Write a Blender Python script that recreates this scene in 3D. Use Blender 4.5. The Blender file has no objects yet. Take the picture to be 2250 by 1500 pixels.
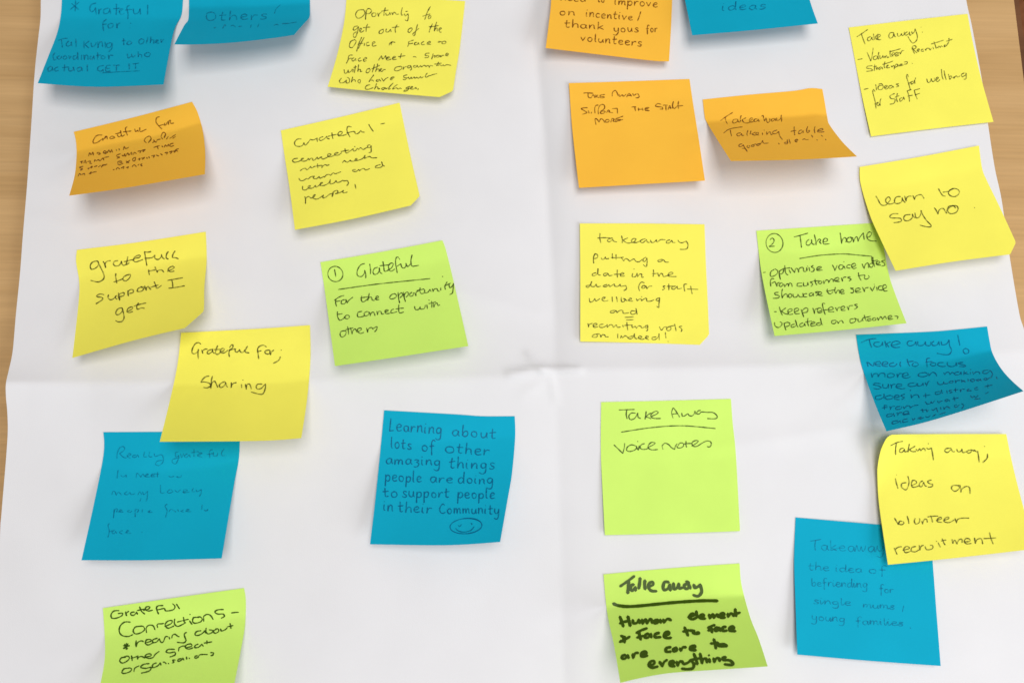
import bpy, math, random
from mathutils import Vector, noise

# ------------------------------------------------------------------ camera
F = 1900.0                       # focal length in pixels of the 2250x1500 photograph
TILT = math.radians(13.0)        # camera leans this much off the vertical
DIST = F * 0.076 / 284.0         # a sticky note is 76 mm wide
HC = DIST * math.cos(TILT)       # camera height over the sheet
CT, ST = math.cos(TILT), math.sin(TILT)

scene = bpy.context.scene
cam_d = bpy.data.cameras.new('camera')
cam = bpy.data.objects.new('camera', cam_d)
scene.collection.objects.link(cam)
cam.location = (0, 0, HC)
cam.rotation_euler = (TILT, 0, 0)
cam_d.sensor_width = 36.0
cam_d.lens = 36.0 * F / 2250.0
cam_d.clip_start = 0.01
cam_d.clip_end = 50
cam_d.dof.use_dof = True
cam_d.dof.focus_distance = DIST * 0.985
cam_d.dof.aperture_fstop = 11.0
scene.camera = cam

# ------------------------------------------------------------------ light
world = bpy.data.worlds.new('World')
scene.world = world
world.use_nodes = True
bgn = world.node_tree.nodes['Background']
bgn.inputs[0].default_value = (0.93, 0.96, 1.0, 1)
bgn.inputs[1].default_value = 0.25

def area(name, loc, target, sx, sy, power, col):
    d = bpy.data.lights.new(name, 'AREA')
    d.shape = 'RECTANGLE'; d.size = sx; d.size_y = sy
    d.energy = power; d.color = col
    o = bpy.data.objects.new(name, d)
    scene.collection.objects.link(o)
    o.location = loc
    o.rotation_euler = (Vector(target) - Vector(loc)).to_track_quat('-Z', 'Y').to_euler()
    return o
area('ceiling_light', (0.22, 0.02, 1.75), (0.0, 0, 0), 1.0, 0.75, 17.5, (1.0, 0.965, 0.93))
area('window_light', (1.45, -0.95, 1.05), (0, 0, 0), 1.2, 0.9, 19.5, (0.90, 0.95, 1.0))

scene.view_settings.view_transform = 'Standard'
scene.view_settings.look = 'None'
scene.view_settings.exposure = 0.30
scene.view_settings.gamma = 1.0
scene.render.resolution_x = 1024
scene.render.resolution_y = 682
scene.render.engine = 'CYCLES'
scene.cycles.transparent_max_bounces = 16

# ------------------------------------------------------------------ helpers
C = scene.collection

def at(px, py, h=0.0):
    """point at height h over the sheet plane that the photograph shows at pixel px, py"""
    x = (px - 1125.0) / F; y = -(py - 750.0) / F
    dy = y * CT + ST; dz = y * ST - CT
    k = (HC - h) / -dz
    return (x * k, dy * k, h)

def mesh_obj(name, verts, faces, mat, parent=None, smooth=True, loc=None):
    me = bpy.data.meshes.new(name)
    if loc is not None:
        verts = [(v[0]-loc[0], v[1]-loc[1], v[2]-loc[2]) for v in verts]
    me.from_pydata(verts, [], faces)
    if smooth:
        me.polygons.foreach_set('use_smooth', [True] * len(me.polygons))
    me.materials.append(mat)
    me.update()
    o = bpy.data.objects.new(name, me)
    C.objects.link(o)
    if parent is not None:
        o.parent = parent
    return o

def new_mat(name):
    m = bpy.data.materials.new(name); m.use_nodes = True
    nt = m.node_tree; nt.nodes.clear()
    out = nt.nodes.new('ShaderNodeOutputMaterial')
    return m, nt, out

def N(nt, t, **kw):
    n = nt.nodes.new(t)
    for k, v in kw.items():
        if k.startswith('i_'):
            n.inputs[int(k[2:])].default_value = v
        else:
            setattr(n, k, v)
    return n

def paper_mat(name, col, trans=0.14, var=0.035, fibre=0.35, rough=0.75, tcol=None):
    m, nt, out = new_mat(name); L = nt.links.new
    tc = N(nt, 'ShaderNodeTexCoord')
    n1 = N(nt, 'ShaderNodeTexNoise'); n1.inputs['Scale'].default_value = 28; n1.inputs['Detail'].default_value = 4
    n2 = N(nt, 'ShaderNodeTexNoise'); n2.inputs['Scale'].default_value = 1600; n2.inputs['Detail'].default_value = 3
    L(tc.outputs['Object'], n1.inputs['Vector']); L(tc.outputs['Object'], n2.inputs['Vector'])
    mx = N(nt, 'ShaderNodeMix', data_type='RGBA'); mx.inputs[0].default_value = 1
    mr = N(nt, 'ShaderNodeMapRange'); mr.inputs[3].default_value = 0.0; mr.inputs[4].default_value = 1.0
    mr.inputs[1].default_value = 0.3; mr.inputs[2].default_value = 0.7
    L(n1.outputs[0], mr.inputs[0]); L(mr.outputs[0], mx.inputs[0])
    mx.inputs[6].default_value = (*[c * (1 - var) for c in col], 1)
    mx.inputs[7].default_value = (*[min(1, c * (1 + var * .6)) for c in col], 1)
    bp = N(nt, 'ShaderNodeBump'); bp.inputs['Strength'].default_value = fibre; bp.inputs['Distance'].default_value = 0.0002
    L(n2.outputs[0], bp.inputs['Height'])
    pr = N(nt, 'ShaderNodeBsdfPrincipled')
    pr.inputs['Roughness'].default_value = rough
    pr.inputs['Specular IOR Level'].default_value = 0.10
    L(mx.outputs[2], pr.inputs['Base Color']); L(bp.outputs[0], pr.inputs['Normal'])
    tr = N(nt, 'ShaderNodeBsdfTranslucent')
    tr.inputs[0].default_value = (*(tcol or col), 1)
    ms = N(nt, 'ShaderNodeMixShader'); ms.inputs[0].default_value = trans
    L(pr.outputs[0], ms.inputs[1]); L(tr.outputs[0], ms.inputs[2]); L(ms.outputs[0], out.inputs[0])
    return m

def ink_mat(name, col, op_lo, op_hi, rough=0.5):
    m, nt, out = new_mat(name); L = nt.links.new
    tc = N(nt, 'ShaderNodeTexCoord')
    n1 = N(nt, 'ShaderNodeTexNoise'); n1.inputs['Scale'].default_value = 500; n1.inputs['Detail'].default_value = 3
    L(tc.outputs['Object'], n1.inputs['Vector'])
    mr = N(nt, 'ShaderNodeMapRange')
    mr.inputs[1].default_value = 0.32; mr.inputs[2].default_value = 0.62
    mr.inputs[3].default_value = op_lo; mr.inputs[4].default_value = op_hi
    L(n1.outputs[0], mr.inputs[0])
    tp = N(nt, 'ShaderNodeBsdfTransparent')
    pr = N(nt, 'ShaderNodeBsdfPrincipled'); pr.inputs['Base Color'].default_value = (*col, 1)
    pr.inputs['Roughness'].default_value = rough
    pr.inputs['Specular IOR Level'].default_value = 0.12
    ms = N(nt, 'ShaderNodeMixShader')
    L(mr.outputs[0], ms.inputs[0]); L(tp.outputs[0], ms.inputs[1]); L(pr.outputs[0], ms.inputs[2])
    L(ms.outputs[0], out.inputs[0])
    return m

MAT = {
    'sheet':  paper_mat('white_flipchart_paper', (0.742, 0.728, 0.738), trans=0.06, var=0.018, fibre=0.25, rough=0.8),
    'yellow': paper_mat('yellow_note_paper', (0.96, 0.89, 0.125)),
    'orange': paper_mat('orange_note_paper', (1.0, 0.545, 0.055)),
    'green':  paper_mat('lime_note_paper', (0.65, 0.91, 0.17)),
    'blue':   paper_mat('blue_note_paper', (0.003, 0.40, 0.585)),
}
INK = {
    'yellow': ink_mat('pen_ink_on_yellow', (0.06, 0.055, 0.010), 0.34, 0.76),
    'orange': ink_mat('pen_ink_on_orange', (0.17, 0.045, 0.003), 0.34, 0.78),
    'green':  ink_mat('pen_ink_on_lime', (0.035, 0.06, 0.008), 0.42, 0.80),
    'greenwide': ink_mat('felt_pen_ink_on_lime', (0.04, 0.085, 0.004), 0.72, 0.92),
    'blue':   ink_mat('pen_ink_on_blue', (0.001, 0.12, 0.26), 0.35, 0.80),
    'bluefaint': ink_mat('faint_pen_ink_on_blue', (0.001, 0.16, 0.31), 0.16, 0.56),
    'marker': ink_mat('black_marker_ink', (0.045, 0.085, 0.003), 0.95, 0.99, rough=0.35),
}

def wood_mat(name, base, dark, scale=1.0, rough=0.42):
    m, nt, out = new_mat(name); L = nt.links.new
    tc = N(nt, 'ShaderNodeTexCoord')
    mp = N(nt, 'ShaderNodeMapping'); mp.inputs['Scale'].default_value = (3.0 * scale, 42 * scale, 10)
    mp2 = N(nt, 'ShaderNodeMapping'); mp2.inputs['Scale'].default_value = (14 * scale, 520 * scale, 10)
    L(tc.outputs['Object'], mp.inputs[0]); L(tc.outputs['Object'], mp2.inputs[0])
    a = N(nt, 'ShaderNodeTexNoise'); a.inputs['Scale'].default_value = 1.0; a.inputs['Detail'].default_value = 5; a.inputs['Distortion'].default_value = 0.9
    b = N(nt, 'ShaderNodeTexNoise'); b.inputs['Scale'].default_value = 1.0; b.inputs['Detail'].default_value = 4
    L(mp.outputs[0], a.inputs['Vector']); L(mp2.outputs[0], b.inputs['Vector'])
    cr = N(nt, 'ShaderNodeValToRGB')
    cr.color_ramp.elements[0].position = 0.32; cr.color_ramp.elements[0].color = (*dark, 1)
    cr.color_ramp.elements[1].position = 0.62; cr.color_ramp.elements[1].color = (*base, 1)
    L(a.outputs[0], cr.inputs[0])
    mr = N(nt, 'ShaderNodeMapRange'); mr.inputs[1].default_value = 0.3; mr.inputs[2].default_value = 0.7
    mr.inputs[3].default_value = 0.90; mr.inputs[4].default_value = 1.04
    L(b.outputs[0], mr.inputs[0])
    mu = N(nt, 'ShaderNodeMix', data_type='RGBA', blend_type='MULTIPLY'); mu.inputs[0].default_value = 1
    L(cr.outputs[0], mu.inputs[6]); L(mr.outputs[0], mu.inputs[7])
    pr = N(nt, 'ShaderNodeBsdfPrincipled'); pr.inputs['Roughness'].default_value = rough
    pr.inputs['Specular IOR Level'].default_value = 0.3
    bp = N(nt, 'ShaderNodeBump'); bp.inputs['Strength'].default_value = 0.15; bp.inputs['Distance'].default_value = 0.0004
    L(b.outputs[0], bp.inputs['Height']); L(bp.outputs[0], pr.inputs['Normal'])
    L(mu.outputs[2], pr.inputs['Base Color']); L(pr.outputs[0], out.inputs[0])
    return m

WOOD = wood_mat('light_oak_veneer', (0.56, 0.345, 0.150), (0.48, 0.285, 0.115))
EDGE = wood_mat('dark_edge_band', (0.16, 0.065, 0.025), (0.10, 0.038, 0.014))

# ------------------------------------------------------------------ the table and the floor
def box(name, x0, x1, y0, y1, z0, z1, mat, parent=None):
    v = [(x0,y0,z0),(x1,y0,z0),(x1,y1,z0),(x0,y1,z0),(x0,y0,z1),(x1,y0,z1),(x1,y1,z1),(x0,y1,z1)]
    f = [(3,2,1,0),(4,5,6,7),(0,1,5,4),(1,2,6,5),(2,3,7,6),(3,0,4,7)]
    return mesh_obj(name, v, f, mat, parent, smooth=False)

def carpet_mat():
    m, nt, out = new_mat('brown_carpet'); L = nt.links.new
    tc = N(nt, 'ShaderNodeTexCoord')
    n = N(nt, 'ShaderNodeTexNoise'); n.inputs['Scale'].default_value = 90; n.inputs['Detail'].default_value = 6
    L(tc.outputs['Object'], n.inputs['Vector'])
    cr = N(nt, 'ShaderNodeValToRGB')
    cr.color_ramp.elements[0].color = (0.20, 0.062, 0.018, 1); cr.color_ramp.elements[0].position = 0.3
    cr.color_ramp.elements[1].color = (0.30, 0.105, 0.034, 1); cr.color_ramp.elements[1].position = 0.7
    pr = N(nt, 'ShaderNodeBsdfPrincipled'); pr.inputs['Roughness'].default_value = 0.95
    L(n.outputs[0], cr.inputs[0]); L(cr.outputs[0], pr.inputs['Base Color']); L(pr.outputs[0], out.inputs[0])
    return m

TOPZ = -0.0012
tx = at(2221, 60)[0]
table = bpy.data.objects.new('table', None); C.objects.link(table)
table['label'] = 'light oak wooden table with dark edge under the white sheet'
table['category'] = 'table'
table.location = (tx - 0.8, 0.0, TOPZ)
table.rotation_euler = (0, 0, math.radians(-1.2))
W2, D2 = 0.8, 0.62
box('tabletop', -W2, W2 - 0.002, -D2, D2, -0.025, 0.0, WOOD, table)
box('edge_band', W2 - 0.002, W2 + 0.0015, -D2, D2, -0.025, -0.0004, EDGE, table)
for sx in (-1, 1):
    for sy in (-1, 1):
        cx, cy = sx * (W2 - 0.12), sy * (D2 - 0.10)
        box('leg', cx - 0.025, cx + 0.025, cy - 0.025, cy + 0.025, -0.74, -0.0255, EDGE, table)
fl = box('floor', -4, 4, -4, 4, -0.80, -0.7415, carpet_mat()); fl['kind'] = 'structure'
fl['label'] = 'brown floor below the table edge'

# ------------------------------------------------------------------ curves and patches in the sheet
def lerp_tab(tab, x):
    if x <= tab[0][0]: return tab[0][1]
    for (a, b), (c, d) in zip(tab, tab[1:]):
        if x <= c:
            return b + (d - b) * (x - a) / (c - a)
    return tab[-1][1]

HF = [(-300, 845), (0, 842), (500, 840), (1000, 832), (1150, 826), (1250, 812), (1700, 806), (2000, 790), (2500, 752)]
VF = [(-400, 1160), (0, 1172), (100, 1176), (300, 1196), (500, 1207), (700, 1219), (840, 1222), (1100, 1231), (1500, 1240), (1900, 1248)]
HA = [(0, 0.0062), (60, 0.0050), (200, 0.0030), (500, 0.0020), (1000, 0.0024), (1500, 0.0030), (1800, 0.0026), (2100, 0.0016), (2300, 0.001)]
VA = [(-200, 0.0034), (300, 0.0042), (700, 0.0026), (850, 0.0012), (1500, 0.0016)]

def seg_ridge(px, py, ax, ay, bx, by, h, w):
    dx, dy = bx - ax, by - ay; L2 = dx*dx + dy*dy
    t = max(0, min(1, ((px-ax)*dx + (py-ay)*dy) / L2))
    d = math.hypot(px - ax - t*dx, py - ay - t*dy)
    if d > 3*w: return 0
    return h * math.exp(-(d / w) ** 1.5) * (0.35 + 0.65*math.sin(math.pi*(0.15 + 0.7*t)))

def hp_soft(px, py):
    return 0.0058 + 0.0018 * noise.noise((px/420.0, py/360.0, 1.7)) + 0.0005 * noise.noise((px/130.0, py/150.0, 5.1))

def hp(px, py):
    """height of the creased white sheet"""
    h = hp_soft(px, py)
    dy = py - lerp_tab(HF, px)
    a = 1.8 * lerp_tab(HA, px)
    w = 62 if dy < 0 else 95
    r = math.sqrt(dy*dy + 3) / w
    h += a * math.exp(-r)
    dx = px - lerp_tab(VF, py)
    r = math.sqrt(dx*dx + 6) / (46 if dx > 0 else 90)
    h -= 1.3 * lerp_tab(VA, py) * math.exp(-r)
    if 1000 < px < 1420 and 720 < py < 980:
        h += seg_ridge(px, py, 1120, 822, 1195, 810, 0.0026, 8)
        h += seg_ridge(px, py, 1190, 812, 1275, 812, 0.0026, 6)
        h += seg_ridge(px, py, 1160, 780, 1192, 812, 0.0020, 8)
        h += seg_ridge(px, py, 1212, 828, 1222, 880, 0.0009, 8)
        h += seg_ridge(px, py, 1205, 830, 1150, 865, 0.0007, 12)
    h += seg_ridge(px, py, 1560, 985, 1930, 930, 0.0010, 26)
    h += seg_ridge(px, py, 1010, 640, 1180, 690, 0.0008, 26)
    h += seg_ridge(px, py, 60, 470, 160, 500, 0.0006, 26)
    return max(h, 0.0006)

def polyparam(pts):
    s = [0.0]
    for a, b in zip(pts, pts[1:]):
        s.append(s[-1] + math.hypot(b[0]-a[0], b[1]-a[1]))
    return [v / s[-1] for v in s]

def cr(p0, p1, p2, p3, t):
    return tuple(0.5*((2*b) + (-a + c)*t + (2*a - 5*b + 4*c - d)*t*t + (-a + 3*b - 3*c + d)*t*t*t)
                 for a, b, c, d in zip(p0, p1, p2, p3))

class Edge:
    """a smooth edge curve through photograph points"""
    def __init__(s, pts, smooth=True, n=48):
        if len(pts) > 2 and smooth:
            d = []
            for i in range(len(pts)-1):
                p0 = pts[i-1] if i > 0 else pts[i]
                p3 = pts[i+2] if i+2 < len(pts) else pts[i+1]
                m = 10
                for k in range(m):
                    d.append(cr(p0, pts[i], pts[i+1], p3, k/m))
            d.append(pts[-1]); pts = d
        u = polyparam(pts); s.t = []
        j = 0
        for k in range(n+1):
            v = k/n
            while j < len(u)-2 and u[j+1] < v: j += 1
            w = (v-u[j])/max(1e-9, u[j+1]-u[j])
            s.t.append((pts[j][0]+(pts[j+1][0]-pts[j][0])*w, pts[j][1]+(pts[j+1][1]-pts[j][1])*w))
        s.n = n
    def __call__(s, v):
        if v <= 0:
            a, b = s.t[0], s.t[1]; w = v*s.n
        elif v >= 1:
            a, b = s.t[-2], s.t[-1]; w = (v-1)*s.n + 1
        else:
            i = min(s.n-1, int(v*s.n)); a, b = s.t[i], s.t[i+1]; w = v*s.n - i
        return (a[0]+(b[0]-a[0])*w, a[1]+(b[1]-a[1])*w)

class Patch:
    def __init__(s, top, right, bottom, left):
        # top: TL..TR, right: TR..BR, bottom: BL..BR, left: TL..BL
        s.T, s.R, s.B, s.L = Edge(top), Edge(right), Edge(bottom), Edge(left)
        s.c = (top[0], top[-1], bottom[0], bottom[-1])
    def px(s, u, v):
        T, B, L, R = s.T(u), s.B(u), s.L(v), s.R(v)
        tl, tr, bl, br = s.c
        return tuple((1-v)*T[i] + v*B[i] + (1-u)*L[i] + u*R[i]
                     - ((1-u)*(1-v)*tl[i] + u*(1-v)*tr[i] + (1-u)*v*bl[i] + u*v*br[i]) for i in (0, 1))
    def inv(s, x, y, g=(0.5, 0.5)):
        u, v = g
        for _ in range(12):
            p = s.px(u, v); e = 1e-3
            ex, ey = x-p[0], y-p[1]
            if abs(ex)+abs(ey) < 0.05: break
            a = s.px(u+e, v); b = s.px(u, v+e)
            a11, a21 = (a[0]-p[0])/e, (a[1]-p[1])/e
            a12, a22 = (b[0]-p[0])/e, (b[1]-p[1])/e
            det = a11*a22 - a12*a21
            if abs(det) < 1e-6: break
            du = (ex*a22 - a12*ey)/det; dv = (a11*ey - a21*ex)/det
            u = max(-0.1, min(1.1, u + max(-.3, min(.3, du)))); v = max(-0.1, min(1.1, v + max(-.3, min(.3, dv))))
        return u, v

# ------------------------------------------------------------------ the white sheet
SH_L = [(150,-420),(112,-160),(92,-30),(89,40),(84,85),(78,140),(74,190),(69,270),(60,400),(50,520),(44,600),(35,690),(28,770),(20,810),(13,842),(13,870),(16,905),(17,950),(13,1010),(8,1070),(3,1130),(-1,1190),(-14,1500),(-22,1900)]
SH_R = [(2050,-420),(2098,-150),(2123,0),(2136,60),(2160,190),(2172,280),(2186,370),(2201,440),(2218,560),(2240,690),(2254,740),(2300,960),(2400,1500),(2480,1900)]
def yx(tab, y):
    return lerp_tab([(b, a) for a, b in tab], y)
sv, sf = [], []
NX, NY = 300, 290
SL, SR = Edge(SH_L, n=400), Edge(SH_R, n=400)
lt = [(p[1], p[0]) for p in SL.t]; rt = [(p[1], p[0]) for p in SR.t]
for j in range(NY+1):
    py = -420 + 2320*j/NY
    xl, xr = lerp_tab(lt, py), lerp_tab(rt, py)
    for i in range(NX+1):
        px = xl + (xr-xl)*i/NX
        sv.append(at(px, py, hp(px, py)))
for j in range(NY):
    for i in range(NX):
        a = j*(NX+1)+i
        sf.append((a, a+NX+1, a+NX+2, a+1))
nv = len(sv)
# underside and rim give the sheet its thickness
rim = [i for i in range(NX+1)] + [j*(NX+1)+NX for j in range(1, NY+1)] + [NY*(NX+1)+i for i in range(NX-1, -1, -1)] + [j*(NX+1) for j in range(NY-1, 0, -1)]
und = {}
for i in rim:
    und[i] = len(sv); x, y, z = sv[i]; sv.append((x, y, z)); sv.append((x, y, z-0.00016))
for k in range(len(rim)):
    a, b = und[rim[k]], und[rim[(k+1) % len(rim)]]
    sf.append((a, b, b+1, a+1))
sheet = mesh_obj('flipchart_sheet', sv, sf, MAT['sheet'])
sheet['label'] = 'large white flipchart sheet with fold creases lying on the oak table'
sheet['category'] = 'paper sheet'

# ------------------------------------------------------------------ handwriting: single-line letters, x-height 10, ! marks a sharp turn
G = {}
def g(ch, w, s):
    G[ch] = (w, [[(float(p.rstrip('!').split(',')[0]), float(p.rstrip('!').split(',')[1]), p.endswith('!')) for p in st.split()] for st in s.split('|')])
g('a', 9, '8,8 5,10 1.5,7.5 1,3 3.5,0 6.5,2 8,9! 8,3 9.5,0.5')
g('b', 8.5, '1,19 1,9 1.5,1! 3,7 5.5,9.5 8,7 7.5,2.5 4.5,0 1.5,1.5')
g('c', 8, '7.5,8.5 4.5,10 1.3,7 1.2,3 4,0 8,1.5')
g('d', 10, '8,8 5,10 1.5,7.5 1,3 3.5,0 7,2.5 8.5,9 8.8,20! 8.6,4 9.6,0.3')
g('e', 8.5, '1,5 6,6 7.5,8.3 5,10.3 1.5,8 1.2,3 4,0 8.5,1.5')
g('f', 8, '8.5,18 6,20.5 3.2,17 3,8 3,-7!|0,9 7,10')
g('F', 9, '1.5,17 1,0!|0,17 9,19|1,9 7,10')
g('g', 9.5, '8,8.5 5,10 1.5,7.5 1.5,3 4,1 7,3.5 8,9! 8,-3 6.5,-8 3,-9 0,-7')
g('h', 9, '1.5,19 1,0! 2.5,7 5,9.5 7.5,8 8,3 8.6,0.3')
g('i', 4, '1,10 1,2 2.6,0.4|1.3,15 1.9,16')
g('j', 5, '3,10 3,-4 0,-8|3,15 3.3,16')
g('k', 9, '1,19 1,0!|7.5,10 1.5,4.5! 5,2.5 8.5,0')
g('l', 4, '1.5,19 1.2,3 3.2,0.3')
g('m', 13, '1,10 1,0! 2,6.5 4,9.8 5.8,8 6,0.5! 7,6.5 9,9.8 11,8 11.3,2.5 12.4,0.3')
g('n', 9, '1,10 1,0! 2.5,7 5,9.8 7.2,8 7.5,2.5 8.6,0.3')
g('o', 9, '5.5,10 2,8.5 1,4 3,0.3 6.5,0.8 8,5 6.5,9.3 4,9.8')
g('p', 9, '1.2,10 0.8,-9! 1.5,5 4,9.5 7.5,8.5 7.8,3.5 5,0.3 1.6,1.8')
g('q', 9, '8,8 5,10 1.5,7.5 1,3 3.5,0 8,4 8,-9')
g('r', 7, '1,10 1,0! 2,6 4.5,9.5 7.5,9')
g('s', 7.5, '7,9 4,10.2 1.8,8 3.5,5.5 6.5,3.6 6,0.8 3,-0.2 0.3,1')
g('t', 7.5, '3,17 2.8,3 4.5,0.2 7,1.2|0,10 7.5,11')
g('u', 9, '1,10 1,4 3,0.3 6,1.5 7.8,9.5! 7.8,3 9,0.4')
g('v', 9, '0.5,10 4,0.3! 8,10')
g('w', 12, '0.5,10 2.5,0.5 4.5,2 6,8.5! 7.5,0.5 9.5,2 11.5,10')
g('x', 8, '1,10 7.5,0|7.5,10 0.5,0')
g('y', 9, '1,10 1.2,4 4,1 7,4 8,10! 8,0 7,-6 4,-9 0,-7.5')
g('z', 8, '1,9.5 5,10.3 7,8.2 3.5,5.2! 7,3.5 7,-1 4,-4 1,-3')
g('A', 10, '0.5,0 2.5,12 5,18 6.5,12 8.5,0!|1.5,6.5 8,7')
g('C', 11, '9,17 6.5,19 2.5,15 1,8 3,1.5 6.5,0 11,2.5')
g('D', 10, '1,18 1,0! 6,2 9,8 7,15 0,18.5')
g('E', 9, '8,18 1,17! 1,0! 8.5,1|1,9 6,10')
g('G', 12, '9.5,16 7,19 3,16.5 1,9 2.8,2.5 6,2 9.3,7! 9.3,9 6,8.5|9.6,9 9.6,-3')
g('H', 11, '1,18 1,0|9,18 9,0|0.5,9 9.5,10')
g('I', 10, '5,18 5,0|1,18 9.5,19|0.5,0 10,0.8')
g('K', 10, '1,18 1,0|8.5,18 1.5,7.5! 5,4 9.5,0')
g('L', 8, '1.2,19 1,0! 7.5,0.8')
g('M', 13, '1,0 2,17 3,17.5 6,6! 10,17 11,17 12,0')
g('N', 11, '1,0 1.5,17! 8,1! 9.5,18')
g('O', 12, '6.5,18 2.5,15.5 1,8 3,1.5 7,0.3 10.3,4 11,11 9,16.5 5.5,18')
g('P', 10, '1.2,16 1,0! 1.3,14 4,18.5 8.5,16.5 8,11 5,8.5 1.5,8.5')
g('R', 10, '1.2,16 1,0! 1.3,14 4,18.5 8.5,16 7.5,11 2,8.5! 5,5 9.5,0')
g('S', 9.5, '8.8,17 6,19 2,16.5 2.6,12 6.5,8.5 8,4.5 5,0.3 0.5,1.2')
g('T', 11, '6,17.5 5.6,9 5.8,0|0,15.5 12.5,19')
g('U', 10, '1,17 1,6 4,0.5 8,4 9.2,17')
g('V', 11, '0.5,18 5,0! 10.5,18')
g('W', 14, '0.5,18 4,0! 7,13! 10,0! 14,18')
g('X', 9, '1,18 8,0|8,18 0.5,0')
g('Y', 10, '0.5,18 4.5,9 9,18|9,18 4,0')
g('1', 5, '2.5,18 2.7,0')
g('2', 9, '1,15 4,18.5 7.5,16 6,9 1,0.3! 8.5,0.8')
g('!', 4, '2,20 2,5|2,0.3 2.4,1')
g('/', 7, '6,18 0.5,-4')
g('.', 4, '1,0.3 1.8,1')
g(',', 4, '2,1.5 0.5,-4')
g(':', 4, '1.5,2 2,3|1.8,10 2.2,11')
g(';', 5, '3.5,12 4,13|3,4 2.5,-1 0,-5')
g('-', 8, '0.5,7 7.5,8')
g("'", 3, '1.5,19 1,16')
g('+', 8, '4,10 4,0|0,5 8,5.5')
JOINOUT = set('acdehiklmntu')
JOININ = set('eijmnprsuvwy')

def spline(pts, step=1.6):
    """smooth polyline through (x, y, sharp) points, resampled"""
    out = []
    n = len(pts)
    if n == 2:
        a, b = pts
        m = max(2, int(math.hypot(b[0]-a[0], b[1]-a[1])/step)+1)
        bow = random.uniform(-.03, .03)
        for k in range(m+1):
            t = k/m
            q = 4*t*(1-t)*bow
            out.append((a[0]+(b[0]-a[0])*t - (b[1]-a[1])*q, a[1]+(b[1]-a[1])*t + (b[0]-a[0])*q))
        return out
    for i in range(n-1):
        p1, p2 = pts[i], pts[i+1]
        p0 = p1 if (i == 0 or p1[2]) else pts[i-1]
        p3 = p2 if (i+2 >= n or p2[2]) else pts[i+2]
        m = max(2, int(math.hypot(p2[0]-p1[0], p2[1]-p1[1])/step)+1)
        for k in range(m):
            out.append(cr(p0[:2], p1[:2], p2[:2], p3[:2], k/m))
    out.append(tuple(pts[-1][:2]))
    return out

def word_strokes(txt, x0, y0, x1, y1, xh, slant=0.0, cursive=False, capk=1.0):
    L = math.hypot(x1-x0, y1-y0)
    dx, dy = (x1-x0)/L, (y1-y0)/L
    nx, ny = dy, -dx                       # up the page
    gap = 2.6 if not cursive else 1.6
    tot = sum(G[c][0] for c in txt) + gap*(len(txt)-1)
    sx = L/tot; sy = xh/10.0
    cur = 0.0; prev = None; strokes = []
    for c in txt:
        w, sts = G[c]
        jy = random.uniform(-.7, .7); js = random.uniform(.92, 1.1)
        k = capk if (c.isupper() or c in '12') else 1.0
        drift = [random.uniform(-.45, .45) for _ in range(4)]
        conv = []
        for st in sts:
            l = []
            for (gx, gy, sh) in st:
                a = gx + drift[0]*math.sin(gy*.3) + random.uniform(-.25, .25)
                b = gy*js*k + jy + drift[1]*math.cos(gx*.5) + random.uniform(-.25, .25)
                X = (cur + a)*sx + slant*b*sy
                Y = b*sy
                l.append((x0 + dx*X + nx*Y, y0 + dy*X + ny*Y, sh))
            conv.append(l)
        if cursive and prev is not None and c in JOININ:
            strokes[prev].extend(conv[0])
        else:
            strokes.append(conv[0]); prev = len(strokes)-1
        if c not in JOINOUT: nprev = None
        else: nprev = prev if not (cursive and prev is not None and c in JOININ) else prev
        strokes.extend(conv[1:])
        prev = nprev
        cur += w + gap
    return [spline(s) for s in strokes]

def ellipse(cx, cy, rx, ry, rot=0.0, a0=-1.3, turn=1.05):
    o = []
    for k in range(41):
        a = a0 + turn*2*math.pi*k/40
        r = 1 + 0.03*math.sin(2*a+1) + 0.02*k/40
        x, y = rx*r*math.cos(a), ry*r*math.sin(a)
        o.append((cx + x*math.cos(rot) - y*math.sin(rot), cy + x*math.sin(rot) + y*math.cos(rot)))
    return o

def curve(*pts):
    return spline([(x, y, False) for x, y in pts], step=3)

def traced(key):
    ox, oy, sc, t = TRACE[key]
    out = []
    for st in t.split(';'):
        pts = []
        for q in st.split():
            a, b = q.rstrip('!').split(',')
            pts.append((ox + (float(a) + random.uniform(-2.5, 2.5))*sc, oy + (float(b) + random.uniform(-2.5, 2.5))*sc, q.endswith('!')))
        if len(pts) == 1:
            x, y, _ = pts[0]; pts.append((x + 0.9, y + 0.9, False))
        out.append(spline(pts, 1.3))
    return out

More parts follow.
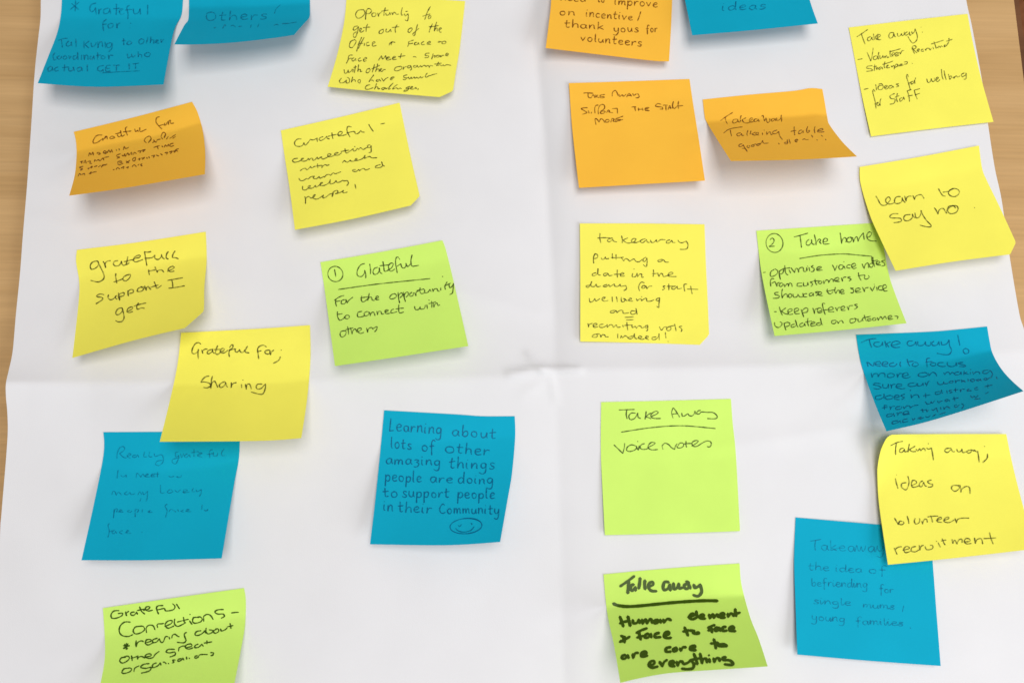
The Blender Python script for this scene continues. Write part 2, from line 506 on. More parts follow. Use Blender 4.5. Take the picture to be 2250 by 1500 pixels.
def ribbon(strokes, width, hfun, taper=0.65, lift=0.00013):
    V, Fc = [], []
    for si, st in enumerate(strokes):
        q = [st[0]]
        for p in st[1:]:
            if math.hypot(p[0]-q[-1][0], p[1]-q[-1][1]) > 0.35: q.append(p)
        if len(q) < 2:
            q.append((q[0][0]+0.8, q[0][1]+0.5))
        n = len(q)
        ph = random.uniform(0, 9)
        base = len(V)
        ends = []
        for i, p in enumerate(q):
            a = q[max(0, i-1)]; b = q[min(n-1, i+1)]
            tx_, ty_ = b[0]-a[0], b[1]-a[1]; l = math.hypot(tx_, ty_) or 1
            tx_, ty_ = tx_/l, ty_/l
            am = 0.35 if width > 5 else 1.0
            w = (0.95 if width > 5 else 0.76)*width*(1 + am*(0.16*math.sin(ph + i*0.55) + 0.10*math.sin(ph*2 + i*1.7)))*0.5
            # pens press harder on the way down
            w *= 1.0 + 0.14*ty_
            e = min(i, n-1-i)
            if e == 0: w *= taper
            ends.append((p, tx_, ty_, w))
        # rounded caps
        rows = []
        p, a, b, w = ends[0]; rows.append(((p[0]-a*w*.8, p[1]-b*w*.8), a, b, w*.35)); rows += ends
        p, a, b, w = ends[-1]; rows.append(((p[0]+a*w*.8, p[1]+b*w*.8), a, b, w*.35))
        for i, (p, a, b, w) in enumerate(rows):
            dz = lift + (0.0001 if width > 5 else 0) + 0.000002*(si % 9) + 0.0000004*i
            for sg in (-1, 1):
                x, y = p[0]+sg*b*w, p[1]-sg*a*w
                V.append(at(x, y, hfun(x, y) + dz))
        for i in range(len(rows)-1):
            k = base + 2*i
            Fc.append((k, k+1, k+3, k+2))
    return V, Fc

# ------------------------------------------------------------------ sticky notes
GRP = 'handwritten sticky notes on the white sheet'
def prof(v, v0, p):
    if v <= v0: return 0.0
    s = (v-v0)/(1-v0)
    return s**p

def make_note(color, label, top, right, bottom, left, hl, hr, words, slant=0.0, cursive=False, pen=3.2,
              ink=None, v0=0.17, p=1.35, cut=None, htl=0.0, raw=None, extra=None, trace=None, base=0.00035, capk=1.0, bow=0.0):
    """hl, hr: how far the lower corners have curled up from the sheet (mm); words: text, left and right end of its line, x-height"""
    random.seed(hash_str(label))
    P = Patch(top, right, bottom, left)
    cs = [hp_soft(*P.px(u, v)) for u, v in ((0,0),(1,0),(0,1),(1,1))]
    def H(u, v, px=None):
        uu = max(0, min(1, u)); vv = max(0, min(1, v))
        b = cs[0]*(1-uu)*(1-vv) + cs[1]*uu*(1-vv) + cs[2]*(1-uu)*vv + cs[3]*uu*vv
        h = b + base + 0.001*(hl*(1-uu) + hr*uu)*prof(vv, v0, p)
        h += 0.001*bow*math.sin(math.pi*uu)*vv*vv
        if htl: h += 0.001*htl*max(0, 1-uu*2.6)**2*max(0, 1-vv*2.2)**2
        x, y = px or P.px(u, v)
        return max(h, hp(x, y) + base)
    n = 44
    us = [i/n for i in range(n+1)]; vs = list(us)
    if cut:
        cu, cv = cut          # the missing lower right corner
    V, Fc, idx = [], [], {}
    for j, v in enumerate(vs):
        for i, u in enumerate(us):
            uu = u
            if cut and v > cv:
                lim = 1 - (1-cu)*(v-cv)/(1-cv)
                k = u
                uu = u*1.0 if u < 0.6 else 0.6 + (u-0.6)*(lim-0.6)/0.4
            x, y = P.px(uu, v)
            idx[(i, j)] = len(V)
            V.append(at(x, y, H(uu, v, (x, y))))
    m = len(V)
    for i in range(m):
        x, y, z = V[i]; V.append((x, y, z-0.00011))
    for j in range(n):
        for i in range(n):
            a, b, c, d = idx[(i,j)], idx[(i,j+1)], idx[(i+1,j+1)], idx[(i+1,j)]
            Fc.append((a, b, c, d)); Fc.append((a+m, d+m, c+m, b+m))
    rim = [idx[(i,0)] for i in range(n+1)] + [idx[(n,j)] for j in range(1,n+1)] + [idx[(i,n)] for i in range(n-1,-1,-1)] + [idx[(0,j)] for j in range(n-1,0,-1)]
    r0 = len(V)                      # the cut edge has vertices of its own, so it stays a crisp hair-thin edge
    for a in rim: V.append(V[a]); V.append(V[a+m])
    for k in range(len(rim)):
        a, b = r0 + 2*k, r0 + 2*((k+1) % len(rim))
        Fc.append((a, b, b+1, a+1))
    loc = at(*P.px(0.5, 0.05), cs[0])
    root = bpy.data.objects.new('sticky_note', None); C.objects.link(root)
    root.location = loc; root.empty_display_size = 0.02
    root['label'] = label; root['category'] = 'sticky note'; root['group'] = GRP
    mesh_obj('paper', V, Fc, MAT[color], root, loc=loc)
    last = [(0.5, 0.5)]
    def hf(x, y):
        u, v = P.inv(x, y, (0.5, 0.5) if abs(last[0][0]-.5) > .55 or abs(last[0][1]-.5) > .55 else last[0])
        last[0] = (u, v)
        return H(u, v, (x, y))
    inkm = INK[ink or color]
    S = []
    for w in words:
        txt, x0, y0, x1, y1, xh = w[:6]
        o = w[6] if len(w) > 6 else {}
        last[0] = (0.5, 0.5)
        S += word_strokes(txt, x0, y0, x1, y1, xh, o.get('s', slant), o.get('c', cursive), o.get('k', capk))
    if raw: S += raw
    for k in (trace or '').split(): S += traced(k)
    if S:
        v_, f_ = ribbon(S, pen, hf)
        mesh_obj('handwriting', v_, f_, inkm, root, smooth=False, loc=loc)
    for (nm, st, wd) in (extra or []):
        last[0] = (0.5, 0.5)
        v_, f_ = ribbon(st, wd, hf, lift=0.00018)
        mesh_obj(nm, v_, f_, inkm, root, smooth=False, loc=loc)
    return root

def hash_str(s):
    h = 7
    for ch in s: h = (h*31 + ord(ch)) % 1000003
    return h


# strokes of the handwriting as they run on each note (origin, scale, pen strokes)
TRACE = {
    'star': (60,0,.1778, '850,40 790,60 770,110 790,150 830,130 840,100! 850,185;880,110 885,180! 890,130 920,110;1000,100 950,120 950,170 1000,160 1020,110! 1030,175;1100,50 1095,185;1060,110 1140,105;1130,150 1180,120 1160,110 1135,140 1160,180 1200,165;1260,70 1230,100 1245,180 1240,240;1210,130 1290,120;1310,110 1320,170 1370,160 1390,110! 1400,180;1490,65 1485,185;980,240 940,280 935,340 945,385;930,310 980,300;1040,290 1000,310 1010,350 1050,340 1060,300 1040,290;1100,290 1110,350! 1120,300 1150,290;1275,290;1268,345;385,500 440,480 500,475;420,500 430,590;510,510 480,540 490,570 530,560 545,520! 550,570;600,480 600,580;700,510 700,600;760,510 710,550! 760,600;790,530 800,580 840,560 850,520;870,520 875,590! 890,530 920,520 930,580;960,520 965,590;1030,530 980,550 990,590 1030,580 1045,530! 1045,600 1010,640;1190,480 1195,560;1170,510 1220,505;1250,510 1230,540 1260,555 1290,530 1260,505;1410,480 1380,510 1390,545 1430,535 1440,500 1410,480;1490,460 1470,540;1530,450 1520,540! 1530,500 1560,500 1560,540;1590,520 1620,500 1600,495 1590,530 1630,535;1650,490 1655,530! 1670,500 1690,490;340,660 320,690 330,740 360,730;400,690 370,710 390,735 420,720 420,695;470,690 440,710 460,735 490,720 480,695;510,690 520,730! 540,695;600,690 570,700 575,735 610,720 625,650! 625,740;670,680 670,740;700,680 705,740! 720,690 745,690 750,740;790,690 770,720 800,735 820,690! 825,735;870,650 870,740;850,690 910,685;930,690 910,715 940,735 960,710 935,690;1000,680 1010,735! 1020,690 1060,690;1235,670 1245,715 1280,700 1290,670! 1300,710 1340,680;1370,640 1370,710! 1380,680 1410,680 1415,710;1480,650 1450,680 1460,700 1500,700 1520,665 1490,650;300,820 260,840 260,880 300,870 310,830! 320,880;380,830 340,850 350,880 390,870;460,800 455,885;430,840 500,830;510,830 515,880 560,870 570,830! 580,880;660,830 620,850 630,885 660,870 670,835! 680,880;740,800 745,885;940,810 880,830 870,870 910,885 940,860! 940,900;1030,810 980,820 970,880 1030,880;980,850 1020,845;1060,810 1140,805;1100,810 1100,885;1255,790 1260,860;1300,790 1380,780;1335,790 1335,855'),
    'caps': (130,210,.16, '405,835 415,790 440,810 460,780 470,820;520,800 530,780 560,790 540,810 570,800;600,790 620,760 650,780 610,790 650,800;660,790 680,750 700,780 720,745 730,780;780,740 790,760;820,730 830,755;880,745 890,700 910,730 960,710;290,910 330,900;310,900 310,935;340,930 360,890 370,930;390,910 430,900 420,930 450,930;480,910 490,880 510,900 540,880 560,900 600,860 610,890;620,850 680,840;840,800 790,820 800,840 830,850 790,865;860,820 880,830 900,800! 910,835 940,790 950,820;960,820 990,780 1000,815;1020,815 1030,780 1060,800;1080,770 1120,760 1110,790;1130,760 1180,745 1150,775;1300,715 1380,690;1350,700 1360,740;1410,690 1420,710;1440,710 1460,680 1480,700 1500,670 1510,700;1570,655 1530,670 1530,700 1575,685;330,975 280,990 320,1010 290,1030;400,990 400,1010 450,970 440,1000;480,980 520,965;540,985 570,960;580,990 600,950 640,960;590,970 660,945;860,900 810,910 820,950 880,930;830,925 870,915;920,900 960,930;970,890 920,930;1010,900 1010,870 1050,850 1040,890 1010,900;1080,880 1110,860 1100,890;1130,860 1170,850 1140,880;1200,850 1210,870;1230,840 1240,860;1270,830 1310,820 1290,850;1330,820 1370,830;1390,800 1420,820;1450,790 1490,780 1470,810;1510,780 1550,765 1530,800;1560,770 1600,750 1580,780;1640,730 1600,745 1630,770;260,1110 280,1070 300,1090;310,1090 340,1070 350,1095;410,1080 440,1050 430,1080;450,1060 510,1045;740,1020 760,1015;780,1020 800,990 830,1010;850,1000 890,980 880,1010;920,990 950,975 940,1000;1000,980 1030,950 1060,980;1080,960 1100,940;1140,940 1120,950 1145,970'),
    'opob': (700,0,.1534, '1050,600 1040,650;1010,630 1050,605 1100,610;1045,610 1010,650;1360,580 1290,600! 1290,640 1275,670;1290,635 1350,620;1410,610 1380,620 1375,645 1410,640 1430,615! 1440,645;1510,600 1475,620 1480,645 1520,640;1560,630 1605,610 1590,595 1560,615 1560,640 1610,640;1725,590 1725,620;1705,605 1760,600;1770,610 1770,630 1810,630 1825,605 1800,595 1770,605;490,795 440,800 420,860 400,910;420,850 470,835;510,830 480,850 490,880 520,860 530,835! 535,875;600,830 570,850 580,880 620,870;640,865 690,840 670,830 645,855 650,880 690,870;860,870 900,800! 920,850 960,800! 970,860;980,845 1020,825 1000,815 975,840 990,865 1040,850;1060,840 1105,820 1085,810 1060,835 1070,860 1120,850;1190,770 1170,840;1140,815 1240,800;1355,820 1375,815 1400,822;1590,765 1540,770 1530,800 1570,800 1570,825 1520,830;1640,770 1620,850! 1640,810 1665,800 1665,830;1720,795 1690,805 1690,825 1720,820 1735,795! 1740,820;1750,800 1755,820! 1770,800 1800,795;1820,800 1865,780 1840,765 1820,785 1830,805 1860,800;365,1000 375,1055 410,1040 425,1000! 430,1040 470,1020 480,990;495,990 490,1040;530,940 510,1045;500,970 550,960;575,930 560,1030! 575,1000 600,1000 600,1030 625,1020;730,980 690,1000 680,1040 710,1045 740,1010 730,980;800,920 770,1040;845,915 815,1035;760,990 880,935;830,1000 860,990 865,1030! 880,1010 910,990 890,985 880,1015 910,1030! 930,1000 960,1000;1180,950 1110,970 1090,1010 1130,1020 1190,990 1190,955;1220,960 1215,1000! 1230,970 1260,955;1320,940 1280,950 1280,980 1310,970 1325,945! 1330,990 1310,1010;1390,940 1360,950 1370,970 1400,960 1410,940! 1430,965 1460,945! 1480,960 1510,940 1540,955! 1570,940 1590,970! 1600,940 1640,950;1720,890 1690,945;1660,920 1760,905;1700,940 1740,930! 1760,945 1790,930! 1800,945 1840,930 1900,938;330,1120 300,1160 310,1190 360,1185 400,1150! 400,1190 440,1180 440,1130 410,1110;490,1100 470,1180! 490,1150 520,1145 530,1175;580,1140 560,1170 590,1190 600,1150 580,1140;790,1075 750,1130 720,1175! 750,1150 775,1150 790,1170;860,1140 830,1150 830,1170 860,1165 870,1140! 890,1165;900,1120 930,1165! 960,1130 1000,1110;1030,1140 1085,1110 1070,1100 1035,1120 1030,1145 1060,1145;1270,1075 1220,1090 1230,1115 1260,1120 1240,1145 1210,1140;1270,1120 1290,1110! 1300,1135 1330,1110! 1340,1130 1370,1105! 1380,1125 1410,1105! 1430,1125 1460,1100! 1470,1120 1500,1105;1560,1050 1530,1090 1540,1110 1580,1090! 1600,1085 1640,1070 1700,1055;740,1215 690,1230 670,1270 710,1285 780,1260;830,1200 800,1285! 820,1250 850,1250 855,1275 880,1270;940,1255 905,1265 910,1285 935,1280 950,1255! 960,1275 985,1260;1070,1190 1020,1240 1000,1280 1030,1270;1130,1215 1080,1250 1060,1280 1090,1270 1120,1260! 1140,1280 1170,1260! 1190,1275;1310,1240 1260,1260 1260,1280 1300,1265! 1270,1300 1220,1310 1240,1285;1310,1270 1350,1250 1330,1245 1320,1275 1370,1275;1400,1250 1380,1265 1410,1270;1430,1270 1420,1290'),
    'strat': (1840,10,.2067, '205,345 270,305 325,270;255,310 275,370 293,425;355,345 325,360 325,385 350,385 365,350! 370,370 385,380;385,315 390,345 395,375;430,320 400,350! 420,370 440,370;430,355 460,335 445,320 425,345 435,375 465,375;600,300 560,305 545,335 560,360 590,345 600,305! 605,335 620,345;640,310 645,340 665,335 680,310! 690,330 710,325 715,290;745,290 720,310 730,330 755,315 765,290! 770,325 790,320;790,290 800,310 820,290 825,260! 850,340 840,390 800,410 770,380 750,340;890,240 892,246;903,295;215,588 268,578;315,510 340,560 355,605! 370,540 380,465;410,545 385,560 390,585 415,580 425,555 410,545;440,510 430,560 440,585;450,545 455,575 480,560 485,545! 490,570;500,550 505,570! 520,545 535,565 550,560;560,490 560,540 575,560;550,505 670,470;580,545 610,525 595,515 580,535 590,555;620,540 650,520 630,510 615,530 625,550 655,540;660,510 670,530! 685,495 710,492;800,460 805,490 820,525;795,480 800,450 830,440 835,465 805,480! 830,500 850,515;850,500 875,480 860,475 850,495 870,505;915,475 890,485 895,500 920,495;930,475 940,490! 950,470 970,465;975,465 985,485 1000,465;1015,455 1020,475;1030,400 1040,440 1050,470;1000,420 1130,380;1060,455 1070,465! 1080,445 1095,460! 1105,440 1120,450;1130,445 1150,430 1135,450 1160,440;1185,360 1185,400 1160,440;1160,390 1225,370;370,650 320,660 315,680 360,685 370,705 310,715;400,640 395,710;380,665 420,655;415,670 420,695! 430,670;465,665 440,680 450,695 475,670! 480,690;505,610 495,650 505,680;480,640 590,605;520,670 545,650 530,650 525,675 560,670;570,655 580,665! 600,650 610,670 600,690! 620,640 640,640 635,660 610,670;650,650 655,660;660,650 690,635 670,635 665,655 700,645;710,615 740,610 740,630 710,635;797,625;285,905 328,893;405,855 415,910;475,860 440,870 435,900 470,905 490,880 470,845 440,850;500,890 530,870 515,860 500,880 515,900 540,890;580,860 550,870 550,890 575,890 590,865! 600,885;655,845 625,850 650,870 625,880;755,770 745,745 735,775 755,840 775,910;760,840 790,820;800,815 780,830 790,850 810,835 800,815;815,810 825,845! 825,810 832,780;950,790 965,830 990,820 1000,790! 1010,820 1035,810 1030,780;1045,810 1075,780 1060,775 1045,800 1065,820 1090,800;1105,690 1115,760 1125,800;1135,705 1145,760 1155,800;1180,740 1195,800! 1215,780 1210,760 1190,770;1225,780 1250,770 1240,790! 1265,760 1280,775 1305,760;1350,730 1320,745 1330,770 1365,750! 1370,730 1370,790 1345,795;400,930 385,905 380,940 400,1030 410,1110;395,1060 430,1040;435,1040 420,1060 440,1080 450,1050;450,1060 460,1075! 455,1030 465,1000;610,950 560,970 570,1000 610,1010 600,1050 560,1060;640,945 630,1000 640,1040;610,990 660,970;690,990 665,1005 670,1030 695,1015 705,985! 715,1010;740,920 760,970 765,1035;735,920 790,905;750,975 800,965;820,910 830,960 850,1005;815,910 880,895;835,960 880,945'),
    'homeb': (1640,480,.18, '205,660 235,655;340,620 300,650 295,700 330,705 370,680 380,640 345,615;400,640 405,690 415,745! 400,660 440,620 455,640 440,670 410,680;470,575 475,640 490,680 510,690;450,610 530,600;520,620 540,665;545,600 590,660! 600,620 625,610 640,655! 650,610 690,600 700,640 730,640 740,600! 745,640;765,600 775,640;745,580;820,570 795,590 830,610 820,645 790,650;860,625 920,600 900,585 865,600 865,635 930,630;1050,570 1070,600 1080,635! 1100,600 1110,570;1150,560 1130,590 1140,620 1175,610 1180,575 1150,565;1195,580 1205,615;1190,525;1270,565 1235,570 1230,600 1270,605;1280,590 1335,575 1320,550 1290,560 1285,590 1310,610 1345,600;1415,550 1425,580 1440,610! 1450,570 1480,540 1495,570 1490,600;1530,545 1505,560 1510,595 1540,590 1550,555 1530,545;1545,470 1555,540 1565,590;1530,520 1600,505;1590,555 1630,540 1620,520 1590,530 1590,565 1640,570;1690,510 1650,520 1680,545 1690,570 1650,580;340,735 310,735 295,770 300,830;310,790 350,770! 360,800 375,830! 380,790 405,780;420,790 400,810 420,830 445,815 440,790 420,785;460,800 470,835! 490,800 510,800 515,830! 530,790 550,800 560,830;680,790 630,790 625,825 680,825;700,780 700,820 740,815 750,780! 760,815;810,770 780,780 810,800 790,830;840,740 845,790 860,810;820,765 890,755;900,760 880,780 900,800 920,780 905,760;940,760 950,795! 970,755 1000,755 1005,785! 1030,740 1060,745 1060,775;1080,760 1130,745 1120,720 1085,735 1085,765 1140,770;1160,720 1175,765! 1185,725 1220,715;1270,710 1235,720 1280,740 1250,765;1370,660 1375,710 1400,755;1365,700 1450,690;1450,695 1440,730 1470,740 1500,720 1490,695;390,900 350,905 350,930 400,940 390,970 325,975;440,860 430,910 440,970! 460,930 490,920 500,960;530,920 510,940 530,965 555,945 545,920 525,920;570,920 580,960 620,955 630,925! 650,955 690,950 690,910;740,915 705,920 700,950 740,955;800,905 770,920 770,945 800,940 815,910! 820,945;880,890 840,900 880,920 850,945;880,930 920,915 905,895 880,905 880,935 930,940;990,860 985,890 1020,920 1060,895;980,890 1090,870;1090,840 1080,880 1095,915! 1110,880 1140,885 1140,915;1150,900 1190,890 1180,865 1150,880 1160,915 1200,910;1310,850 1270,850 1310,875 1300,905 1270,905;1330,890 1390,870 1380,850 1340,860 1340,900 1400,895;1420,840 1440,895! 1450,850 1490,840;1510,840 1540,885! 1570,820;1590,835 1600,880;1560,800;1660,825 1620,830 1615,870 1660,875;1670,860 1710,840 1700,810 1670,820 1665,860 1690,885 1725,880;340,1140 370,1135;405,1080 420,1130 440,1180;480,1090 430,1130! 470,1160 510,1170;510,1150 560,1120 545,1100 510,1120 520,1170 570,1165;590,1140 640,1120 625,1095 590,1110 595,1160 650,1160;670,1110 685,1160 700,1205! 680,1130 720,1090 750,1100 740,1140 690,1150;810,1090 830,1160! 840,1110 870,1100;870,1135 920,1120 905,1090 870,1110 880,1150 930,1140;960,1040 930,1040 940,1110 965,1175;930,1120 1000,1110;1010,1120 1060,1105 1045,1080 1010,1095 1010,1135 1070,1135;1090,1090 1110,1130! 1120,1090 1150,1085;1160,1110 1200,1090 1190,1070 1160,1085 1165,1120 1210,1120;1230,1075 1250,1115! 1260,1070 1300,1060;1355,1045 1320,1055 1355,1080 1320,1110;345,1270 350,1310 390,1330 430,1300 430,1270 410,1260;460,1270 470,1320 485,1365! 465,1290 500,1265 530,1280 520,1310 480,1320;590,1290 550,1300 550,1325 590,1320 615,1290 600,1235! 615,1300 630,1325;690,1270 655,1290 660,1320 695,1310 710,1280! 720,1310;750,1220 750,1270 765,1315;720,1265 800,1250;790,1290 840,1275 825,1260 790,1275 795,1310 850,1305;900,1270 860,1280 865,1305 900,1300 915,1270 905,1215! 915,1280 930,1300;1080,1240 1045,1250 1045,1280 1080,1280 1095,1250 1080,1240;1110,1250 1125,1280! 1140,1250 1165,1245 1185,1275;1310,1220 1270,1230 1270,1270 1310,1270 1340,1240 1320,1215 1350,1225;1360,1225 1370,1260 1400,1250 1420,1220! 1425,1250;1440,1180 1450,1220 1465,1250;1420,1215 1520,1195;1520,1220 1480,1230 1490,1250 1530,1240;1570,1210 1540,1225 1550,1245 1580,1235 1580,1210;1600,1210 1610,1240! 1640,1200 1660,1230! 1690,1195 1710,1225;1730,1220 1780,1200 1760,1185 1730,1200 1740,1230 1790,1225;1810,1190 1850,1195 1840,1225'),
    'focus': (1860,700,.1733, '190,300 280,265 380,250;290,260 300,310 320,365;420,295 360,300 350,340 390,355 440,340 455,300! 460,340;490,280 500,340 505,360;560,290 510,320! 540,360;570,340 650,325 685,305 640,285 590,300 570,340 610,365 680,360;840,280 790,285 770,320 800,345 860,330 880,290! 885,340;900,290 915,340 970,335 1000,295! 1010,335 1060,340 1070,290;1110,285 1080,310 1100,340 1150,330 1170,290! 1180,335;1200,290 1215,330 1270,320 1300,265! 1310,340 1330,400 1300,450 1230,455 1150,435;1410,205 1425,270 1438,335;1510,375 1480,400 1500,440 1545,430 1545,395 1510,375;260,550 275,610! 270,550 320,590 345,600! 350,545;360,580 430,570 420,545 375,550 370,590 430,605;450,580 520,570 510,545 465,550 455,595 520,605;600,555 550,570 550,600 610,600 640,570;685,545 680,580 690,605;770,510 780,560 800,600;765,545 850,540;850,560 830,590 870,605 910,590 900,560 860,550;1060,500 1020,510 1015,550 1025,610;1000,550 1090,545;1090,560 1060,580 1090,600 1130,590 1130,560 1090,555;1230,555 1170,560 1160,590 1210,605 1260,600;1280,550 1280,590 1330,605 1380,590 1390,555! 1400,600;1480,550 1420,560 1430,575 1500,585 1500,605 1430,605;315,690 325,740! 350,700 390,695 400,735! 430,695 480,695 490,740;560,690 520,710 530,745 590,740 610,710 570,690;640,700 650,745! 670,700 710,690;710,725 780,710 760,685 720,700 710,735 760,750 810,735;990,680 930,690 910,720 960,735 1020,720 1020,690 990,680;1040,690 1045,720! 1090,680 1130,695 1140,725;1230,680 1245,710! 1270,680 1300,680 1310,705! 1340,680 1370,700;1430,670 1380,680 1380,710 1430,705 1450,675! 1455,710;1490,660 1490,710;1530,675 1500,690! 1550,705;1570,675 1575,705;1570,640;1600,675 1610,705! 1640,675 1680,675 1690,700;1800,650 1740,660 1730,690 1780,690 1820,655! 1850,700 1830,750;430,820 360,815 345,840 400,850 440,870 400,890 345,880;460,830 465,870 510,875 530,830! 535,880;560,830 570,885! 580,840 620,830;630,860 700,845 690,825 645,830 630,870 690,885 745,880;860,810 800,820 780,845 830,860 890,840 880,810;900,815 910,850 950,845 970,815! 975,850;1000,810 1015,850! 1030,810 1050,785;1150,795 1170,830 1220,825 1230,795! 1240,820 1290,820;1320,790 1300,810 1340,815 1350,790 1320,790;1380,780 1385,810! 1400,785 1440,780;1460,775 1465,805;1500,780 1475,790 1510,800;1540,760 1545,795;1600,765 1570,780 1600,795 1630,775 1600,765;1680,765 1650,775 1670,790 1700,765! 1705,785;1780,755 1740,765 1760,780 1800,760! 1820,740;1900,735 1910,765;440,970 380,980 370,1015 420,1020 470,990 475,950! 480,1010;560,970 500,985 510,1020 570,1015 590,985 550,970;610,1000 670,985 650,965 615,975 610,1015 670,1025;740,955 690,975 730,1000 700,1025;815,900 805,915;820,960 825,1005! 850,970 900,965 920,1000;1000,945 1005,1000;970,975 1060,965;1190,920 1130,930 1130,955 1190,950 1200,900! 1215,950;1270,910 1275,945;1340,900 1300,910 1340,930 1310,945;1380,880 1385,930;1360,905 1420,895;1440,895 1450,925! 1460,895 1500,890;1560,890 1530,900 1540,920 1570,905! 1580,920;1660,870 1630,880 1630,900 1670,895;1790,830 1795,880;1750,860 1850,835;520,1100 480,1100 480,1150;450,1130 520,1120;550,1110 560,1150! 570,1115 610,1105;680,1110 630,1120 630,1150 690,1140 700,1110;720,1110 730,1140! 760,1105 800,1105 810,1130! 850,1100 910,1095;1000,1050 1020,1080 1060,1075 1070,1050! 1090,1070 1120,1040;1150,1040 1170,1070! 1190,1045 1220,1045;1290,1020 1250,1030 1260,1050 1300,1030! 1310,1045;1360,990 1370,1040;1340,1015 1420,1000;1570,970 1590,1000 1620,980! 1640,1000 1670,970;1620,1020 1700,1010;1760,950 1800,930;580,1200 520,1210 510,1240 570,1230 600,1200! 610,1240;640,1190 650,1225! 670,1190 710,1185;720,1210 790,1190 770,1170 730,1180 720,1215 800,1205;960,1140 970,1185;940,1160 1010,1150;1010,1150 1020,1180! 1040,1150;1080,1150 1100,1160 1140,1130! 1160,1180;1190,1120 1200,1150;1230,1120 1240,1145! 1270,1110 1310,1130;1400,1090 1370,1100 1390,1120 1430,1090;1460,1075 1485,1100 1460,1135;650,1290 590,1300 580,1330 640,1320 680,1290! 690,1320;770,1270 720,1280 720,1310 780,1300;830,1260 840,1285! 870,1260;900,1270 950,1240 930,1270 980,1250;1000,1240 1030,1250 1060,1225;1090,1240 1130,1210 1110,1230;1180,1210 1260,1185'),
    'ppl': (130,210,.16, '590,545 520,550 470,610 470,655 520,650 580,610 600,590 600,620;640,560 620,600! 650,560 660,600;690,590 720,560 760,580 700,600;770,530 860,505;800,540 820,570 850,550;840,480 860,560 900,540;930,430 910,460 940,550;880,500 990,490;1040,460 1050,500 1080,480! 1090,500;1105,440 1115,500 1195,465;1380,295 1340,310 1330,370 1380,430 1410,460;1370,420 1430,400;1450,380 1440,410 1470,400 1475,375;1490,360 1500,400! 1510,350 1530,345 1530,380 1575,380;1200,650 1170,620 1190,580 1240,560 1260,600 1220,650;1280,650 1310,620 1290,610! 1330,640 1350,610 1390,600;1420,600 1400,560 1430,510 1460,530 1440,580;1470,600 1500,560;1520,590 1550,570 1600,535;1560,590 1600,560'),
    'really': (160,930,.2133, '485,240 460,300 455,360;480,250 520,235 530,270 480,310! 520,345 550,355;560,340 600,320 580,310 560,335 590,360;650,320 620,330 620,350 650,345 665,320! 680,345;740,290 730,340 760,345;790,290 785,340 820,340;840,310 850,340 900,320! 925,330 930,390 890,430 850,420 870,390 920,380;1090,290 1060,300 1060,340 1090,330! 1080,380 1060,415 1025,400 1030,370 1100,350;1110,310 1120,350! 1140,310;1180,310 1150,330 1170,350 1200,320! 1210,345;1250,265 1245,340;1220,300 1300,290;1280,330 1330,310 1310,300 1290,330 1330,345;1440,265 1410,290 1410,355;1380,320 1440,310;1450,300 1450,335 1490,330! 1490,300;1560,265 1530,300 1540,330 1570,325;465,480 455,560;490,530 520,550 550,530 550,555;650,560 655,520 670,515 700,550! 720,520 740,550;740,545 780,525 760,520 745,545 790,550;800,540 840,525 820,520 810,545 850,545;875,500 870,550;840,520 885,515;990,540 1010,550 1040,545;1080,540 1070,550 1110,550 1115,530;400,735 410,700! 430,700 450,735! 470,705 500,735;560,700 530,720 560,730 590,710! 600,730 640,720;670,735 690,705 710,730;720,700 730,730 770,700! 765,780 750,800;690,800 700,775 700,765;905,635 905,715 950,710;1000,680 970,700 990,715 1030,700 1010,680;1050,690 1080,710! 1110,680;1130,705 1180,690 1150,680 1140,710 1200,705;1240,665 1230,700 1260,700;1270,680 1280,700 1325,680! 1320,720 1305,745;425,880 425,920 420,970! 430,890 460,880 450,910;470,910 510,895 490,890 480,910 520,910;590,890 560,905 590,915 610,895;640,890 640,960! 645,890 680,890 660,915;720,880 715,915;770,910 800,895 780,915 820,910;970,830 950,850 970,900 955,965;990,910 1010,885 1030,890 1060,910;1080,880 1090,905;1140,885 1110,900 1140,910;1160,905 1200,890 1180,885 1170,905 1220,905;1330,835 1330,885;1350,890 1370,900 1390,880 1385,900;380,1030 360,1050 375,1110 360,1170;380,1110 410,1100;430,1095 400,1120 430,1135 440,1105! 450,1130;510,1100 480,1120 510,1135;540,1125 580,1110 560,1100 550,1130 600,1130;710,1115'),
    'learn': (1870,310,.2, '275,605 295,640 320,690 350,708 385,700 410,675 430,645 425,620 405,615 385,640 385,670 405,690 440,690 470,680;545,610 500,615 480,645 485,680 520,685 555,665 565,620! 575,655 595,675;590,605 605,660! 615,620 640,605 665,605;680,600 700,645! 710,610 745,590 775,595 805,632;960,522 985,570 1010,600 1040,607;1010,565 1075,555;1130,525 1085,540 1072,575 1095,605 1140,610 1180,590 1190,555 1165,528 1120,522 1085,545;515,800 460,800 428,825 440,845 500,845 545,850 555,875 520,892 470,897;650,805 600,815 578,845 590,873 630,875 670,845 672,800! 685,830 705,845;700,790 715,840 745,835 765,800 768,762! 790,810 830,870 880,925 870,942 820,940 755,925;915,730 935,760 958,805! 965,760 995,738 1020,745 1040,780 1052,795! 1055,760 1075,720 1110,710;1110,710 1160,712 1178,745 1155,785 1110,800 1075,790 1065,755 1085,725 1130,715 1150,735;1357,730'),
